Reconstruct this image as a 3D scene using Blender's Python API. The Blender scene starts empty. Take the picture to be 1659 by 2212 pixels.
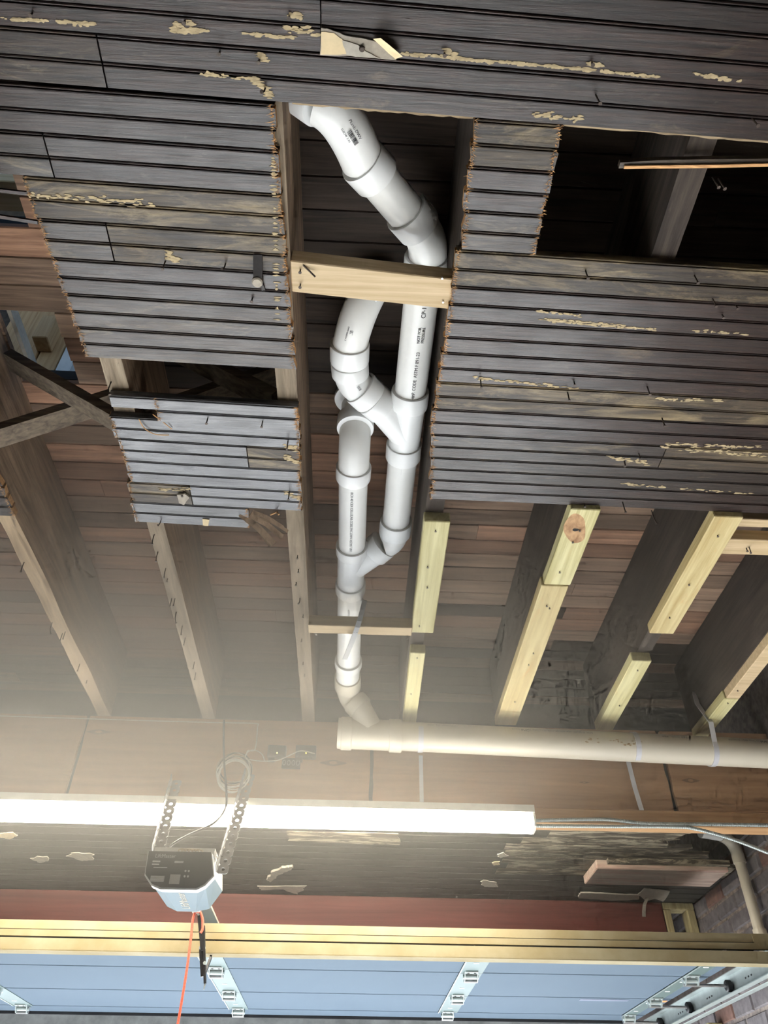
import bpy, bmesh, math, random
from mathutils import Vector as V, Matrix, noise
random.seed(7)
SC = bpy.context.scene
COL = SC.collection
# ---------------------------------------------------------------- camera (photo taken as 1659 x 2212)
FPX, CX, CY = 1650.0, 829.5, 1106.0
CAM = V((0, 0, 1.55))
yaw, pitch, roll = math.radians(2.106), math.radians(41.866), math.radians(.563)
FW = V((math.sin(yaw)*math.cos(pitch), math.cos(yaw)*math.cos(pitch), math.sin(pitch)))
_r = V((math.cos(yaw), -math.sin(yaw), 0)); _u = _r.cross(FW)
RT = math.cos(roll)*_r + math.sin(roll)*_u
UP = -math.sin(roll)*_r + math.cos(roll)*_u
cd = bpy.data.cameras.new('camera'); cam = bpy.data.objects.new('camera', cd); COL.objects.link(cam)
cd.sensor_fit = 'VERTICAL'; cd.sensor_height = 24; cd.lens = FPX/2212*24; cd.clip_start = .02
cam.matrix_world = Matrix(((RT.x, UP.x, -FW.x, CAM.x), (RT.y, UP.y, -FW.y, CAM.y), (RT.z, UP.z, -FW.z, CAM.z), (0, 0, 0, 1)))
SC.camera = cam
# ---------------------------------------------------------------- sky, sun, exposure
w = bpy.data.worlds.new('world'); SC.world = w; w.use_nodes = True
nt = w.node_tree; nt.nodes.clear()
sky = nt.nodes.new('ShaderNodeTexSky'); sky.sky_type = 'HOSEK_WILKIE'; sky.turbidity = 4
sky.sun_direction = V((-.16, .85, .50)).normalized(); sky.ground_albedo = .4
bg = nt.nodes.new('ShaderNodeBackground'); bg.inputs[1].default_value = 1.6
out = nt.nodes.new('ShaderNodeOutputWorld')
nt.links.new(sky.outputs[0], bg.inputs[0]); nt.links.new(bg.outputs[0], out.inputs[0])
sl = bpy.data.lights.new('sun', 'SUN'); sl.energy = 25.0; sl.angle = .01; sl.color = (.93, .965, 1.0)
so = bpy.data.objects.new('sun', sl); COL.objects.link(so); so.location = (-2, 9, 8)
so.rotation_euler = V((.16, -.85, -.50)).to_track_quat('-Z', 'Y').to_euler()
SC.view_settings.view_transform = 'Standard'; SC.view_settings.look = 'None'
SC.view_settings.gamma = 1; SC.view_settings.use_curve_mapping = False
SC.view_settings.exposure = 1.55
LED_STRENGTH = 30.0
GLARE_DENSITY = 1.75
SC.cycles.use_denoising = True
SC.cycles.max_bounces = 5; SC.cycles.diffuse_bounces = 4; SC.cycles.glossy_bounces = 2; SC.cycles.volume_bounces = 0
SC.cycles.use_adaptive_sampling = True; SC.cycles.adaptive_threshold = .07; SC.cycles.adaptive_min_samples = 12

# ---------------------------------------------------------------- pixel -> place helpers
def ray(x, y): return (x-CX)/FPX*RT - (y-CY)/FPX*UP + FW
def PZ(x, y, z): d = ray(x, y); return CAM + d*((z-CAM.z)/d.z)
def PY(x, y, v): d = ray(x, y); return CAM + d*(v/d.y)
def PX(x, y, v): d = ray(x, y); return CAM + d*(v/d.x)

# ---------------------------------------------------------------- materials
MATS = {}
def _new(name):
    m = bpy.data.materials.new(name); m.use_nodes = True; n = m.node_tree
    b = n.nodes['Principled BSDF']; MATS[name] = m
    return m, n, b
def _coords(n, scale, rand=True):
    tc = n.nodes.new('ShaderNodeTexCoord'); mp = n.nodes.new('ShaderNodeMapping')
    mp.inputs['Scale'].default_value = scale
    if rand:
        oi = n.nodes.new('ShaderNodeObjectInfo'); mu = n.nodes.new('ShaderNodeMath'); mu.operation = 'MULTIPLY'
        mu.inputs[1].default_value = 37.0; n.links.new(oi.outputs['Random'], mu.inputs[0])
        ad = n.nodes.new('ShaderNodeVectorMath'); ad.operation = 'ADD'
        n.links.new(tc.outputs['Object'], ad.inputs[0]); n.links.new(mu.outputs[0], ad.inputs[1])
        n.links.new(ad.outputs[0], mp.inputs['Vector'])
    else:
        n.links.new(tc.outputs['Object'], mp.inputs['Vector'])
    return mp.outputs[0]
def _noise(n, vec, scale=1, detail=6, rough=.6, dist=0):
    t = n.nodes.new('ShaderNodeTexNoise'); t.inputs['Scale'].default_value = scale
    t.inputs['Detail'].default_value = detail; t.inputs['Roughness'].default_value = rough
    t.inputs['Distortion'].default_value = dist; n.links.new(vec, t.inputs['Vector']); return t.outputs['Fac']
def _ramp(n, fac, stops):
    r = n.nodes.new('ShaderNodeValToRGB'); e = r.color_ramp.elements
    while len(e) < len(stops): e.new(.5)
    for el, (p, c) in zip(e, stops):
        el.position = p; el.color = (*c, 1) if len(c) == 3 else c
    n.links.new(fac, r.inputs[0]); return r.outputs[0]
def _mix(n, fac, a, b, mode='MIX'):
    m = n.nodes.new('ShaderNodeMix'); m.data_type = 'RGBA'; m.blend_type = mode
    if isinstance(fac, (int, float)): m.inputs[0].default_value = fac
    else: n.links.new(fac, m.inputs[0])
    for s, i in ((a, 6), (b, 7)):
        if isinstance(s, tuple): m.inputs[i].default_value = (*s, 1)
        else: n.links.new(s, m.inputs[i])
    return m.outputs[2]
def _bump(n, b, h, strength, dist=.002):
    bp = n.nodes.new('ShaderNodeBump'); bp.inputs['Strength'].default_value = strength; bp.inputs['Distance'].default_value = dist
    n.links.new(h, bp.inputs['Height']); n.links.new(bp.outputs[0], b.inputs['Normal'])
G = (0.0, 0.0, 0.0); W1 = (1.0, 1.0, 1.0)
def wood(name, c1, c2, blot=None, blot_amt=(.55, .75), axis=0, rough=.7, spec=.3, bump=.35, grain=55, along=2.5, coat=0, vary=.25, blot_scale=9, rand=True):
    m, n, b = _new(name)
    sc = [grain]*3; sc[axis] = along
    v = _coords(n, sc, rand)
    g = _noise(n, v, 1, 8, .65, .4)
    col = _ramp(n, g, [(.36, c1), (.64, c2)])
    oi = n.nodes.new('ShaderNodeObjectInfo')
    vv = n.nodes.new('ShaderNodeMapRange'); vv.inputs[3].default_value = 1-vary; vv.inputs[4].default_value = 1+vary
    n.links.new(oi.outputs['Random'], vv.inputs[0])
    hs = n.nodes.new('ShaderNodeHueSaturation'); n.links.new(vv.outputs[0], hs.inputs['Value']); n.links.new(col, hs.inputs['Color']); col = hs.outputs[0]
    if blot:
        s2 = [blot_scale*2.2]*3; s2[axis] = blot_scale*.45
        v2 = _coords(n, s2, rand)
        f = _ramp(n, _noise(n, v2, 1, 9, .72, .6), [(blot_amt[0], G), (blot_amt[1], W1)])
        col = _mix(n, f, col, blot)
    n.links.new(col, b.inputs['Base Color'])
    b.inputs['Roughness'].default_value = rough; b.inputs['Specular IOR Level'].default_value = spec
    b.inputs['Coat Weight'].default_value = coat; b.inputs['Coat Roughness'].default_value = .22
    if coat:
        v3 = _coords(n, (9, 26, 26), rand); p_ = _noise(n, v3, 1, 8, .7, .5)
        mr = n.nodes.new('ShaderNodeMapRange'); mr.inputs[1].default_value = .35; mr.inputs[2].default_value = .65; mr.inputs[3].default_value = coat*.5; mr.inputs[4].default_value = coat*1.4
        n.links.new(p_, mr.inputs[0]); n.links.new(mr.outputs[0], b.inputs['Coat Weight'])
        v4 = _coords(n, (16, 60, 60), rand); d_ = _ramp(n, _noise(n, v4, 1, 10, .8, .8), [(.56, G), (.78, (.38, .38, .38))])
        n.links.new(_mix(n, d_, col, (.16, .13, .09)), b.inputs['Base Color'])
    if bump: _bump(n, b, g, bump, .004 if coat else .002)
    return m
def plain(name, col, rough=.5, metal=0, spec=.5, nscale=0, namt=.2, bump=0, emit=None, estr=0, coat=0, dark=None):
    m, n, b = _new(name)
    b.inputs['Roughness'].default_value = rough; b.inputs['Metallic'].default_value = metal; b.inputs['Specular IOR Level'].default_value = spec
    b.inputs['Coat Weight'].default_value = coat
    s = nscale or 12
    f = _noise(n, _coords(n, (s, s, s)), 1, 6, .65)
    d = dark or tuple(c*(1-namt) for c in col)
    n.links.new(_ramp(n, f, [(.35, d), (.65, col)]), b.inputs['Base Color'])
    if bump: _bump(n, b, f, bump)
    if emit: b.inputs['Emission Color'].default_value = (*emit, 1); b.inputs['Emission Strength'].default_value = estr
    return m
# painted bead boards: dark brown gloss over old wood, streaked with bare ochre-grey wear
wood('plank_clean', (.0055, .0026, .002), (.036, .0185, .0138), blot=(.14, .097, .055), blot_amt=(.60, .80), rough=.34, spec=.5, bump=.7, grain=150, along=7, vary=.3, coat=.5)
wood('plank_grey', (.008, .005, .004), (.046, .030, .021), blot=(.17, .13, .075), blot_amt=(.54, .74), rough=.4, spec=.45, bump=.7, grain=140, along=7, vary=.25, coat=.5)
wood('plank_worn', (.020, .014, .010), (.085, .060, .036), blot=(.26, .195, .105), blot_amt=(.50, .68), rough=.5, spec=.4, bump=.7, grain=130, along=6, vary=.2, coat=.25)
wood('tongue', (.16, .11, .06), (.36, .27, .16), rough=.7, bump=.4, grain=120, along=12)
wood('plank_pale_sheen', (.020, .019, .021), (.085, .083, .090), blot=(.20, .17, .11), blot_amt=(.64, .8), rough=.34, spec=.6, bump=.7, grain=150, along=7, vary=.3, coat=1.0)  # paler blue-grey base puts part of the sheen into the colour
wood('raw_wood', (.33, .17, .07), (.62, .36, .16), axis=0, rough=.8, bump=.3, grain=180, along=20)
wood('joist_old', (.13, .088, .058), (.33, .23, .15), blot=(.45, .34, .22), blot_amt=(.58, .8), axis=1, rough=.8, bump=.5, grain=45, along=3)
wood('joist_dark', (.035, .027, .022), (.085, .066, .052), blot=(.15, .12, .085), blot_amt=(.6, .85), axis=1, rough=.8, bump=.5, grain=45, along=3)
wood('joist_pale', (.22, .15, .09), (.46, .34, .21), blot=(.10, .07, .05), blot_amt=(.62, .74), axis=1, rough=.8, bump=.5, grain=50, along=4, vary=.1)
wood('joist_grey', (.15, .115, .078), (.34, .27, .19), blot=(.07, .05, .04), blot_amt=(.64, .74), axis=1, rough=.8, bump=.5, grain=50, along=4, vary=.1)
wood('subfloor_a', (.11, .070, .048), (.27, .175, .115), blot=(.38, .28, .19), blot_amt=(.62, .82), rough=.8, bump=.4, grain=60, along=3, vary=.35)
wood('subfloor_b', (.14, .074, .045), (.35, .195, .12), blot=(.18, .12, .085), blot_amt=(.58, .8), rough=.8, bump=.4, grain=60, along=3, vary=.35)
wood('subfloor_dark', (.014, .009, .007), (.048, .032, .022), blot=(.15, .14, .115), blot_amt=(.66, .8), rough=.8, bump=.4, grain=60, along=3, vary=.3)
wood('fir_x', (.45, .33, .18), (.62, .48, .30), blot=(.36, .21, .10), blot_amt=(.66, .8), axis=0, rough=.6, bump=.25, grain=70, along=2.5, vary=.06)
wood('fir_z', (.50, .30, .14), (.68, .45, .24), axis=2, rough=.6, bump=.25, grain=60, along=2.5, vary=.12)
wood('treated_y', (.42, .37, .16), (.64, .59, .33), blot=(.48, .38, .15), blot_amt=(.55, .75), axis=1, rough=.6, bump=.25, grain=60, along=2.2, vary=.08)
wood('treated_y_amber', (.44, .33, .14), (.63, .53, .28), blot=(.50, .28, .09), blot_amt=(.58, .72), axis=1, rough=.6, bump=.25, grain=50, along=2.2, vary=.06)
wood('knot_wood', (.24, .125, .055), (.42, .26, .13), axis=1, rough=.6, bump=.3, grain=60, along=30)
wood('brace_wood', (.075, .058, .042), (.20, .155, .11), axis=0, rough=.85, bump=.6, grain=70, along=6)
wood('beam_ply', (.34, .19, .095), (.47, .28, .15), blot=(.26, .14, .07), blot_amt=(.6, .8), axis=0, rough=.6, bump=.12, grain=26, along=1.4, vary=.07)
wood('orange_strip', (.50, .27, .12), (.66, .40, .20), axis=0, rough=.6, bump=.2, grain=60, along=2)
wood('front_boards', (.010, .010, .009), (.034, .031, .026), blot=(.20, .17, .12), blot_amt=(.68, .76), rough=.6, bump=.5, grain=80, along=3)
wood('front_boards_peeled', (.025, .02, .016), (.16, .125, .085), blot=(.36, .31, .22), blot_amt=(.50, .56), rough=.75, bump=.8, grain=90, along=4, blot_scale=14)
wood('red_paint', (.085, .020, .016), (.13, .034, .027), blot=(.07, .02, .016), blot_amt=(.6, .8), rough=.55, bump=.2, grain=30, along=1.2, vary=0)
wood('pink_wood', (.42, .29, .23), (.68, .54, .44), blot=(.55, .30, .24), blot_amt=(.5, .66), rough=.75, bump=.5, grain=50, along=4, vary=0)
wood('green_stud', (.25, .20, .10), (.42, .36, .20), axis=2, rough=.7, bump=.4, grain=55, along=3, vary=.1)
plain('pvc', (.84, .84, .81), .32, spec=.5, nscale=9, namt=.06)
plain('pvc_clean', (.88, .89, .88), .28, spec=.5, nscale=9, namt=.04)
plain('pvc_warm', (.62, .565, .455), .36, spec=.45, nscale=6, namt=.06)
plain('ink', (.03, .03, .035), .6)
plain('ink_pale', (.25, .24, .22), .6)
plain('strap_plastic', (.62, .62, .66), .35, spec=.5)
plain('strap_grey', (.36, .37, .39), .4, spec=.5)
plain('white_dot', (.85, .85, .85), .5)
plain('plaster', (.52, .41, .24), .9, nscale=60, namt=.3, bump=.3)
plain('plaster_white', (.48, .44, .37), .9, nscale=60, namt=.2, bump=.3)
plain('paper_cream', (.75, .60, .36), .8, nscale=30, namt=.15)
plain('paper_grey', (.42, .37, .30), .85, nscale=50, namt=.3, bump=.3)
plain('iron', (.035, .03, .028), .6, .3, nscale=80, namt=.4)
plain('rust_nail', (.10, .075, .06), .65, .3, nscale=120, namt=.4)
plain('bright_nail', (.6, .6, .6), .3, .8)
plain('galv', (.42, .47, .46), .42, .6, nscale=25, namt=.15)
plain('galv_dark', (.30, .30, .30), .45, .7, nscale=25, namt=.2)
plain('zinc_green', (.08, .12, .115), .55, .2, nscale=18, namt=.1)
plain('steel_black', (.02, .02, .022), .5, .3)
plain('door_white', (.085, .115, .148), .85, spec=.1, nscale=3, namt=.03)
plain('steel_warm_lit', (.25, .22, .145), .8, spec=.15, nscale=5, namt=.1, dark=(.20, .16, .085))  # white steel: the lamp's warm tint and yellowish dirt are in this colour
plain('black_plastic', (.022, .022, .024), .45)
plain('grey_plastic', (.45, .45, .43), .4)
plain('lens_plastic', (.12, .165, .19), .6, spec=.2, nscale=4, namt=.04)
plain('label_grey', (.35, .35, .34), .6)
plain('rope_red', (.80, .13, .07), .7, nscale=200, namt=.5, bump=.4)
plain('cable_white', (.62, .60, .54), .5)
plain('cable_black', (.03, .03, .032), .5)
plain('cable_brown', (.42, .36, .26), .5)
plain('lamp_housing', (.66, .64, .57), .45)
plain('led', (1, 1, 1), .5, emit=(1, .92, .76), estr=LED_STRENGTH)
plain('led_dot', (1, .8, .2), .5, emit=(1, .75, .15), estr=3)
plain('orange_print', (.8, .28, .08), .6)
plain('blue_print', (.07, .09, .15), .6)
plain('concrete', (.50, .50, .49), .75, nscale=5, namt=.25, bump=.1)
plain('driveway', (.45, .46, .48), .85, nscale=4, namt=.12)
plain('lintel', (.33, .35, .36), .85, nscale=9, namt=.4, bump=.3)
plain('brick', (.17, .15, .155), .8, nscale=22, namt=.45, bump=.5)
plain('brick_red', (.22, .12, .095), .85, nscale=22, namt=.45, bump=.5)
plain('mortar', (.34, .28, .24), .95, nscale=30, namt=.5, bump=.6, dark=(.12, .10, .10))
plain('pale_block', (.50, .50, .49), .9, nscale=6, namt=.15)
plain('drywall', (.80, .82, .84), .9)
plain('glue', (.38, .22, .07), .4)
plain('flat_black', (.02, .018, .016), .9)  # plain near-black for backings behind gaps and the knot core

# ---------------------------------------------------------------- mesh helpers
class MB:
    def __init__(s): s.v = []; s.f = []; s.m = []
    def add(s, vs, fs, mi=0):
        o = len(s.v); s.v += [tuple(p) for p in vs]; s.f += [tuple(i+o for i in f) for f in fs]; s.m += [mi]*len(fs); return s
    def box(s, a, b, mi=0):
        (x0, y0, z0), (x1, y1, z1) = a, b
        vs = [(x0, y0, z0), (x1, y0, z0), (x1, y1, z0), (x0, y1, z0), (x0, y0, z1), (x1, y0, z1), (x1, y1, z1), (x0, y1, z1)]
        return s.add(vs, [(0, 3, 2, 1), (4, 5, 6, 7), (0, 1, 5, 4), (1, 2, 6, 5), (2, 3, 7, 6), (3, 0, 4, 7)], mi)
    def bar(s, p, q, w, h, up=(0, 0, 1), mi=0):
        p, q = V(p), V(q); d = (q-p).normalized(); a = d.cross(V(up)).normalized()*w/2; b = a.cross(d).normalized()*h/2
        vs = [p-a-b, p+a-b, p+a+b, p-a+b, q-a-b, q+a-b, q+a+b, q-a+b]
        return s.add(vs, [(0, 1, 2, 3), (7, 6, 5, 4), (0, 4, 5, 1), (1, 5, 6, 2), (2, 6, 7, 3), (3, 7, 4, 0)], mi)
    def prism(s, pts, off, mi=0):
        n = len(pts); off = V(off); vs = [V(p) for p in pts]+[V(p)+off for p in pts]
        return s.add(vs, [tuple(range(n))[::-1], tuple(range(n, 2*n))]+[(i, (i+1) % n, n+(i+1) % n, n+i) for i in range(n)], mi)
    def tube(s, path, r, seg=20, cap=True, mi=0):
        P = [V(p) for p in path]; n = len(P); R = r if isinstance(r, (list, tuple)) else [r]*n
        T = []
        for i in range(n):
            d = V((0, 0, 0))
            for j in range(i+1, n):
                if (P[j]-P[i]).length > 1e-6: d += (P[j]-P[i]).normalized(); break
            for j in range(i-1, -1, -1):
                if (P[i]-P[j]).length > 1e-6: d += (P[i]-P[j]).normalized(); break
            T.append(d.normalized())
        a = T[0].orthogonal().normalized(); vs = []
        for i in range(n):
            a = (a-T[i]*a.dot(T[i])).normalized(); b = T[i].cross(a)
            for k in range(seg):
                t = 2*math.pi*k/seg; vs.append(P[i]+(a*math.cos(t)+b*math.sin(t))*R[i])
        fs = [(i*seg+k, i*seg+(k+1) % seg, (i+1)*seg+(k+1) % seg, (i+1)*seg+k) for i in range(n-1) for k in range(seg)]
        if cap: fs += [tuple(range(seg))[::-1], tuple(range((n-1)*seg, n*seg))]
        return s.add(vs, fs, mi)
    def ribbon(s, pts, wdir, w, t=.0015, mi=0):
        P = [V(p) for p in pts]; wd = V(wdir).normalized()*w/2; n = len(P); vs = []
        for i in range(n):
            T = (P[min(i+1, n-1)]-P[max(i-1, 0)]).normalized(); nn = T.cross(wd).normalized()*t/2
            vs += [P[i]-wd-nn, P[i]+wd-nn, P[i]+wd+nn, P[i]-wd+nn]
        fs = [(4*i+k, 4*i+(k+1) % 4, 4*i+4+(k+1) % 4, 4*i+4+k) for i in range(n-1) for k in range(4)]+[(3, 2, 1, 0), (4*n-4, 4*n-3, 4*n-2, 4*n-1)]
        return s.add(vs, fs, mi)
    def mesh(s, name, mats, smooth=False, angle=40):
        me = bpy.data.meshes.new(name); me.from_pydata(s.v, [], s.f)
        for m in (mats if isinstance(mats, (list, tuple)) else [mats]): me.materials.append(MATS[m])
        me.polygons.foreach_set('material_index', s.m)
        bm = bmesh.new(); bm.from_mesh(me); bmesh.ops.recalc_face_normals(bm, faces=bm.faces); bm.to_mesh(me); bm.free()
        if smooth:
            me.polygons.foreach_set('use_smooth', [True]*len(me.polygons)); me.set_sharp_from_angle(angle=math.radians(angle))
        return me
    def build(s, name, mats, parent=None, smooth=False, angle=40):
        return link(name, s.mesh(name, mats, smooth, angle), parent)
def link(name, data, parent=None):
    o = bpy.data.objects.new(name, data); COL.objects.link(o)
    if parent is not None:
        o.parent = parent; o.matrix_parent_inverse = Matrix.Translation(-parent_loc(parent))
    return o
def parent_loc(p):
    l = V(p.location)
    while p.parent is not None: p = p.parent
    return l if p.type == 'EMPTY' and l == V(p.location) else V((0, 0, 0))
def tag(o, label, cat=None, group=None, kind=None):
    o['label'] = label
    if cat: o['category'] = cat
    if group: o['group'] = group
    if kind: o['kind'] = kind
    return o
def thing(name, label, cat, loc=(0, 0, 0), group=None, kind=None):
    o = bpy.data.objects.new(name, None); COL.objects.link(o); o.location = loc; o.empty_display_size = .05
    return tag(o, label, cat, group, kind)
def bevel(o, w=.002, seg=1):
    m = o.modifiers.new('bevel', 'BEVEL'); m.width = w; m.segments = seg; m.limit_method = 'ANGLE'; return o
def text(name, body, size, loc, xdir, ydir, mat, parent, extrude=0.0002):
    c = bpy.data.curves.new(name, 'FONT'); c.body = body; c.size = size; c.extrude = extrude; c.align_x = 'CENTER'; c.align_y = 'CENTER'
    c.materials.append(MATS[mat])
    x = V(xdir).normalized(); y = (V(ydir)-x*V(ydir).dot(x)).normalized(); z = x.cross(y)
    tmp = bpy.data.objects.new(name, c); COL.objects.link(tmp); dg = bpy.context.evaluated_depsgraph_get(); dg.update()
    me = bpy.data.meshes.new_from_object(tmp.evaluated_get(dg)); me.name = name; bpy.data.objects.remove(tmp); bpy.data.curves.remove(c)
    o = link(name, me, parent)
    mw = Matrix(((x.x, y.x, z.x, loc[0]), (x.y, y.y, z.y, loc[1]), (x.z, y.z, z.z, loc[2]), (0, 0, 0, 1)))
    o.matrix_basis = mw
    return o
def arc(p0, c, p1, n=9):
    p0, c, p1 = V(p0), V(c), V(p1)
    return [(p0*(1-t)**2 + c*2*t*(1-t) + p1*t*t) for t in [i/(n-1) for i in range(n)]]
def smooth_path(pts, n=8):
    P = [V(p) for p in pts]; o = []
    for i in range(len(P)-1):
        a, b, c, d = P[max(i-1, 0)], P[i], P[i+1], P[min(i+2, len(P)-1)]
        for k in range(n):
            t = k/n; o.append(.5*((2*b)+(c-a)*t+(2*a-5*b+4*c-d)*t*t+(3*b-a-3*c+d)*t**3))
    return o+[P[-1]]

# ================================================================ SETTING
JB, ZP, SF = 3.05, 3.03, 3.36          # joist undersides, bead board undersides, upper floor underside
XL, XR, YB, YF = -3.0, 1.78, -3.2, 5.02  # room
tag(MB().box((XL-.2, YB-.2, -.1), (XR+.2, YF+.25, 0)).build('floor', 'concrete'), 'grey concrete garage floor', kind='structure')
tag(MB().box((-9, YF+.25, -.12), (9, 16, -.02)).build('ground_driveway', 'driveway'), 'pale concrete driveway outside the garage door opening', kind='structure')
tag(MB().box((XL-.2, YB, 0), (XL, YF, SF)).build('wall_left', 'pale_block'), 'pale painted block side wall on the left', kind='structure')
tag(MB().box((XL-.2, YB-.2, 0), (XR+.2, YB, SF)).build('wall_back', 'pale_block'), 'pale painted block wall at the back of the garage', kind='structure')
wf = thing('wall_front', 'front wall around the garage door opening', None, kind='structure')
MB().box((XL-.2, YF, 0), (-2.72, YF+.25, SF)).build('pier', 'brick', wf)
MB().box((1.62, YF, 0), (XR+.2, YF+.25, SF)).build('pier', 'brick', wf)
MB().box((-2.72, YF, 2.12), (1.62, YF+.25, SF)).build('lintel', 'lintel', wf)
# right brick wall: mortar bed with every visible brick proud of it
wr = thing('wall_right', 'dark weathered brick wall on the right with crumbling mortar', None, (XR, 0, 0), kind='structure')
MB().box((XR, YB, 0), (XR+.2, YF, SF)).build('mortar_bed', 'mortar', wr)
bl, bh, gap = .205, .064, .012
meshes = []
for k in range(5):
    mb = MB(); rr = random.Random(k); ins = .004
    a = [(0, 0, 0), (0, bl, 0), (0, bl, bh), (0, 0, bh)]
    b_ = [(-.010, ins+rr.uniform(0, .004), ins+rr.uniform(0, .004)), (-.010, bl-ins-rr.uniform(0, .005), ins+rr.uniform(0, .004)), (-.010, bl-ins-rr.uniform(0, .004), bh-ins-rr.uniform(0, .004)), (-.010, ins+rr.uniform(0, .005), bh-ins-rr.uniform(0, .004))]
    mb.add(a+b_, [(4, 5, 6, 7), (0, 1, 5, 4), (1, 2, 6, 5), (2, 3, 7, 6), (3, 0, 4, 7), (3, 2, 1, 0)])
    meshes.append(mb.mesh('brick', 'brick_red' if k == 4 else 'brick'))
for r in range(13):
    z = 1.86+r*(bh+gap); y = 2.55+(.108 if r % 2 else 0)
    while y < 4.98-bl:
        o = bpy.data.objects.new('brick', random.choice(meshes)); COL.objects.link(o); o.parent = wr
        o.location = (random.uniform(0, .003), y+random.uniform(-.003, .003), z+random.uniform(-.002, .002)); y += bl+gap
# upper floor seen from below: narrow boards with two holes broken through
fu = thing('floor_upper', 'old upstairs floor of narrow brown boards seen from below with holes broken through', None, (0, 0, SF), kind='structure')
def not_holes(y0, y1, x0, x1):
    segs = [(x0, x1)]
    for hx0, hx1, hy0, hy1 in ((-1.034, -.868, .82, .995), (-1.03, -.868, 1.24, 1.49)):
        if y0 < hy1-.02 and y1 > hy0+.02:
            ns = []
            for a, b in segs:
                if b <= hx0 or a >= hx1: ns.append((a, b)); continue
                if a < hx0: ns.append((a, hx0))
                if b > hx1: ns.append((hx1+random.uniform(-.004, .004), b))
            segs = ns
    return segs
y = .745-.083*16; row = 0
while y < 3.4:
    joint = random.Random(row*3+1).choice((-1.6, -.9, -.35, .42, .85, 1.2, 9, 9))
    for a, b in not_holes(y, y+.083, XL, XR):
        cuts = sorted({a, b} | {c_ for c_ in (joint, -.622, .209) if a < c_ < b})
        for p, q in zip(cuts[:-1], cuts[1:]):
            rr = random.random()
            mt = 'subfloor_a' if rr < .5 else 'subfloor_b'
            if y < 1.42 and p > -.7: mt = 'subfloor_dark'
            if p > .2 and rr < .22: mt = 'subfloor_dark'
            dz = random.uniform(0, .002)
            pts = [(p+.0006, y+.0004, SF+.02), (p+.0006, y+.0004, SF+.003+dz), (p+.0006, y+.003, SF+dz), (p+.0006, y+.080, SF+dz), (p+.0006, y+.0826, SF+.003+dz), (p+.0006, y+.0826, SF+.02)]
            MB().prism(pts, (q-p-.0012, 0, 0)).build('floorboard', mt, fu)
    y += .083; row += 1
for a in ((XL-.2, YB-.2, -1.06, YF+.25), (-.84, YB-.2, XR+.2, YF+.25), (-1.06, YB-.2, -.84, .82), (-1.06, .995, -.84, 1.24), (-1.06, 1.49, -.84, YF+.25)):
    MB().box((a[0], a[1], SF+.021), (a[2], a[3], SF+.06)).build('leak_backing', 'flat_black', fu)  # unseen dark backing added above the boards to stop light leaking through gaps
# front low ceiling behind the beam: dark bead boards, ragged at the right end
cf = thing('ceiling_front', 'low dark boarded ceiling between beam and garage door with peeling paint', None, (0, 3.1, 2.69), kind='structure')
y = 3.06; i = 0
while y < 4.19:
    x1 = XR-.004
    if y < 3.56: x1 = [1.52, 1.42, 1.40, 1.36, 1.47, 1.40][i % 6] if y < 3.42 else 1.60
    mt = 'front_boards'
    mb = MB(); z = 2.69; n = 5
    ends = [x1+random.uniform(-.05, .02) if x1 < 1.7 else x1 for _ in range(n)]
    ys = [y+.0006, y+.004, y+.042, y+.079, y+.0824]; zs = [z+.005, z, z, z, z+.005]
    spl = .75+random.uniform(-.1, .1)
    for (xa, xe, mm) in ((-2.95, [spl]*5, 'front_boards'), (spl+.0008, ends, 'front_boards_peeled' if y < 3.75 else 'front_boards')):
        vs = [(xa, a, c) for a, c in zip(ys, zs)]+[(xe[k], ys[k], zs[k]) for k in range(n)]+[(xa, a, z+.016) for a in ys]+[(xe[k], ys[k], z+.016) for k in range(n)]
        fs = [(k, k+1, n+k+1, n+k) for k in range(n-1)]+[(n+k, n+k+1, 3*n+k+1, 3*n+k) for k in range(n-1)]+[(2*n+k, 3*n+k, 3*n+k+1, 2*n+k+1) for k in range(n-1)]+[(0, n, 3*n, 2*n), (n-1, 3*n-1, 4*n-1, 2*n-1)]
        MB().add(vs, fs).build('board', mm, cf)
    y += .083; i += 1

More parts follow.
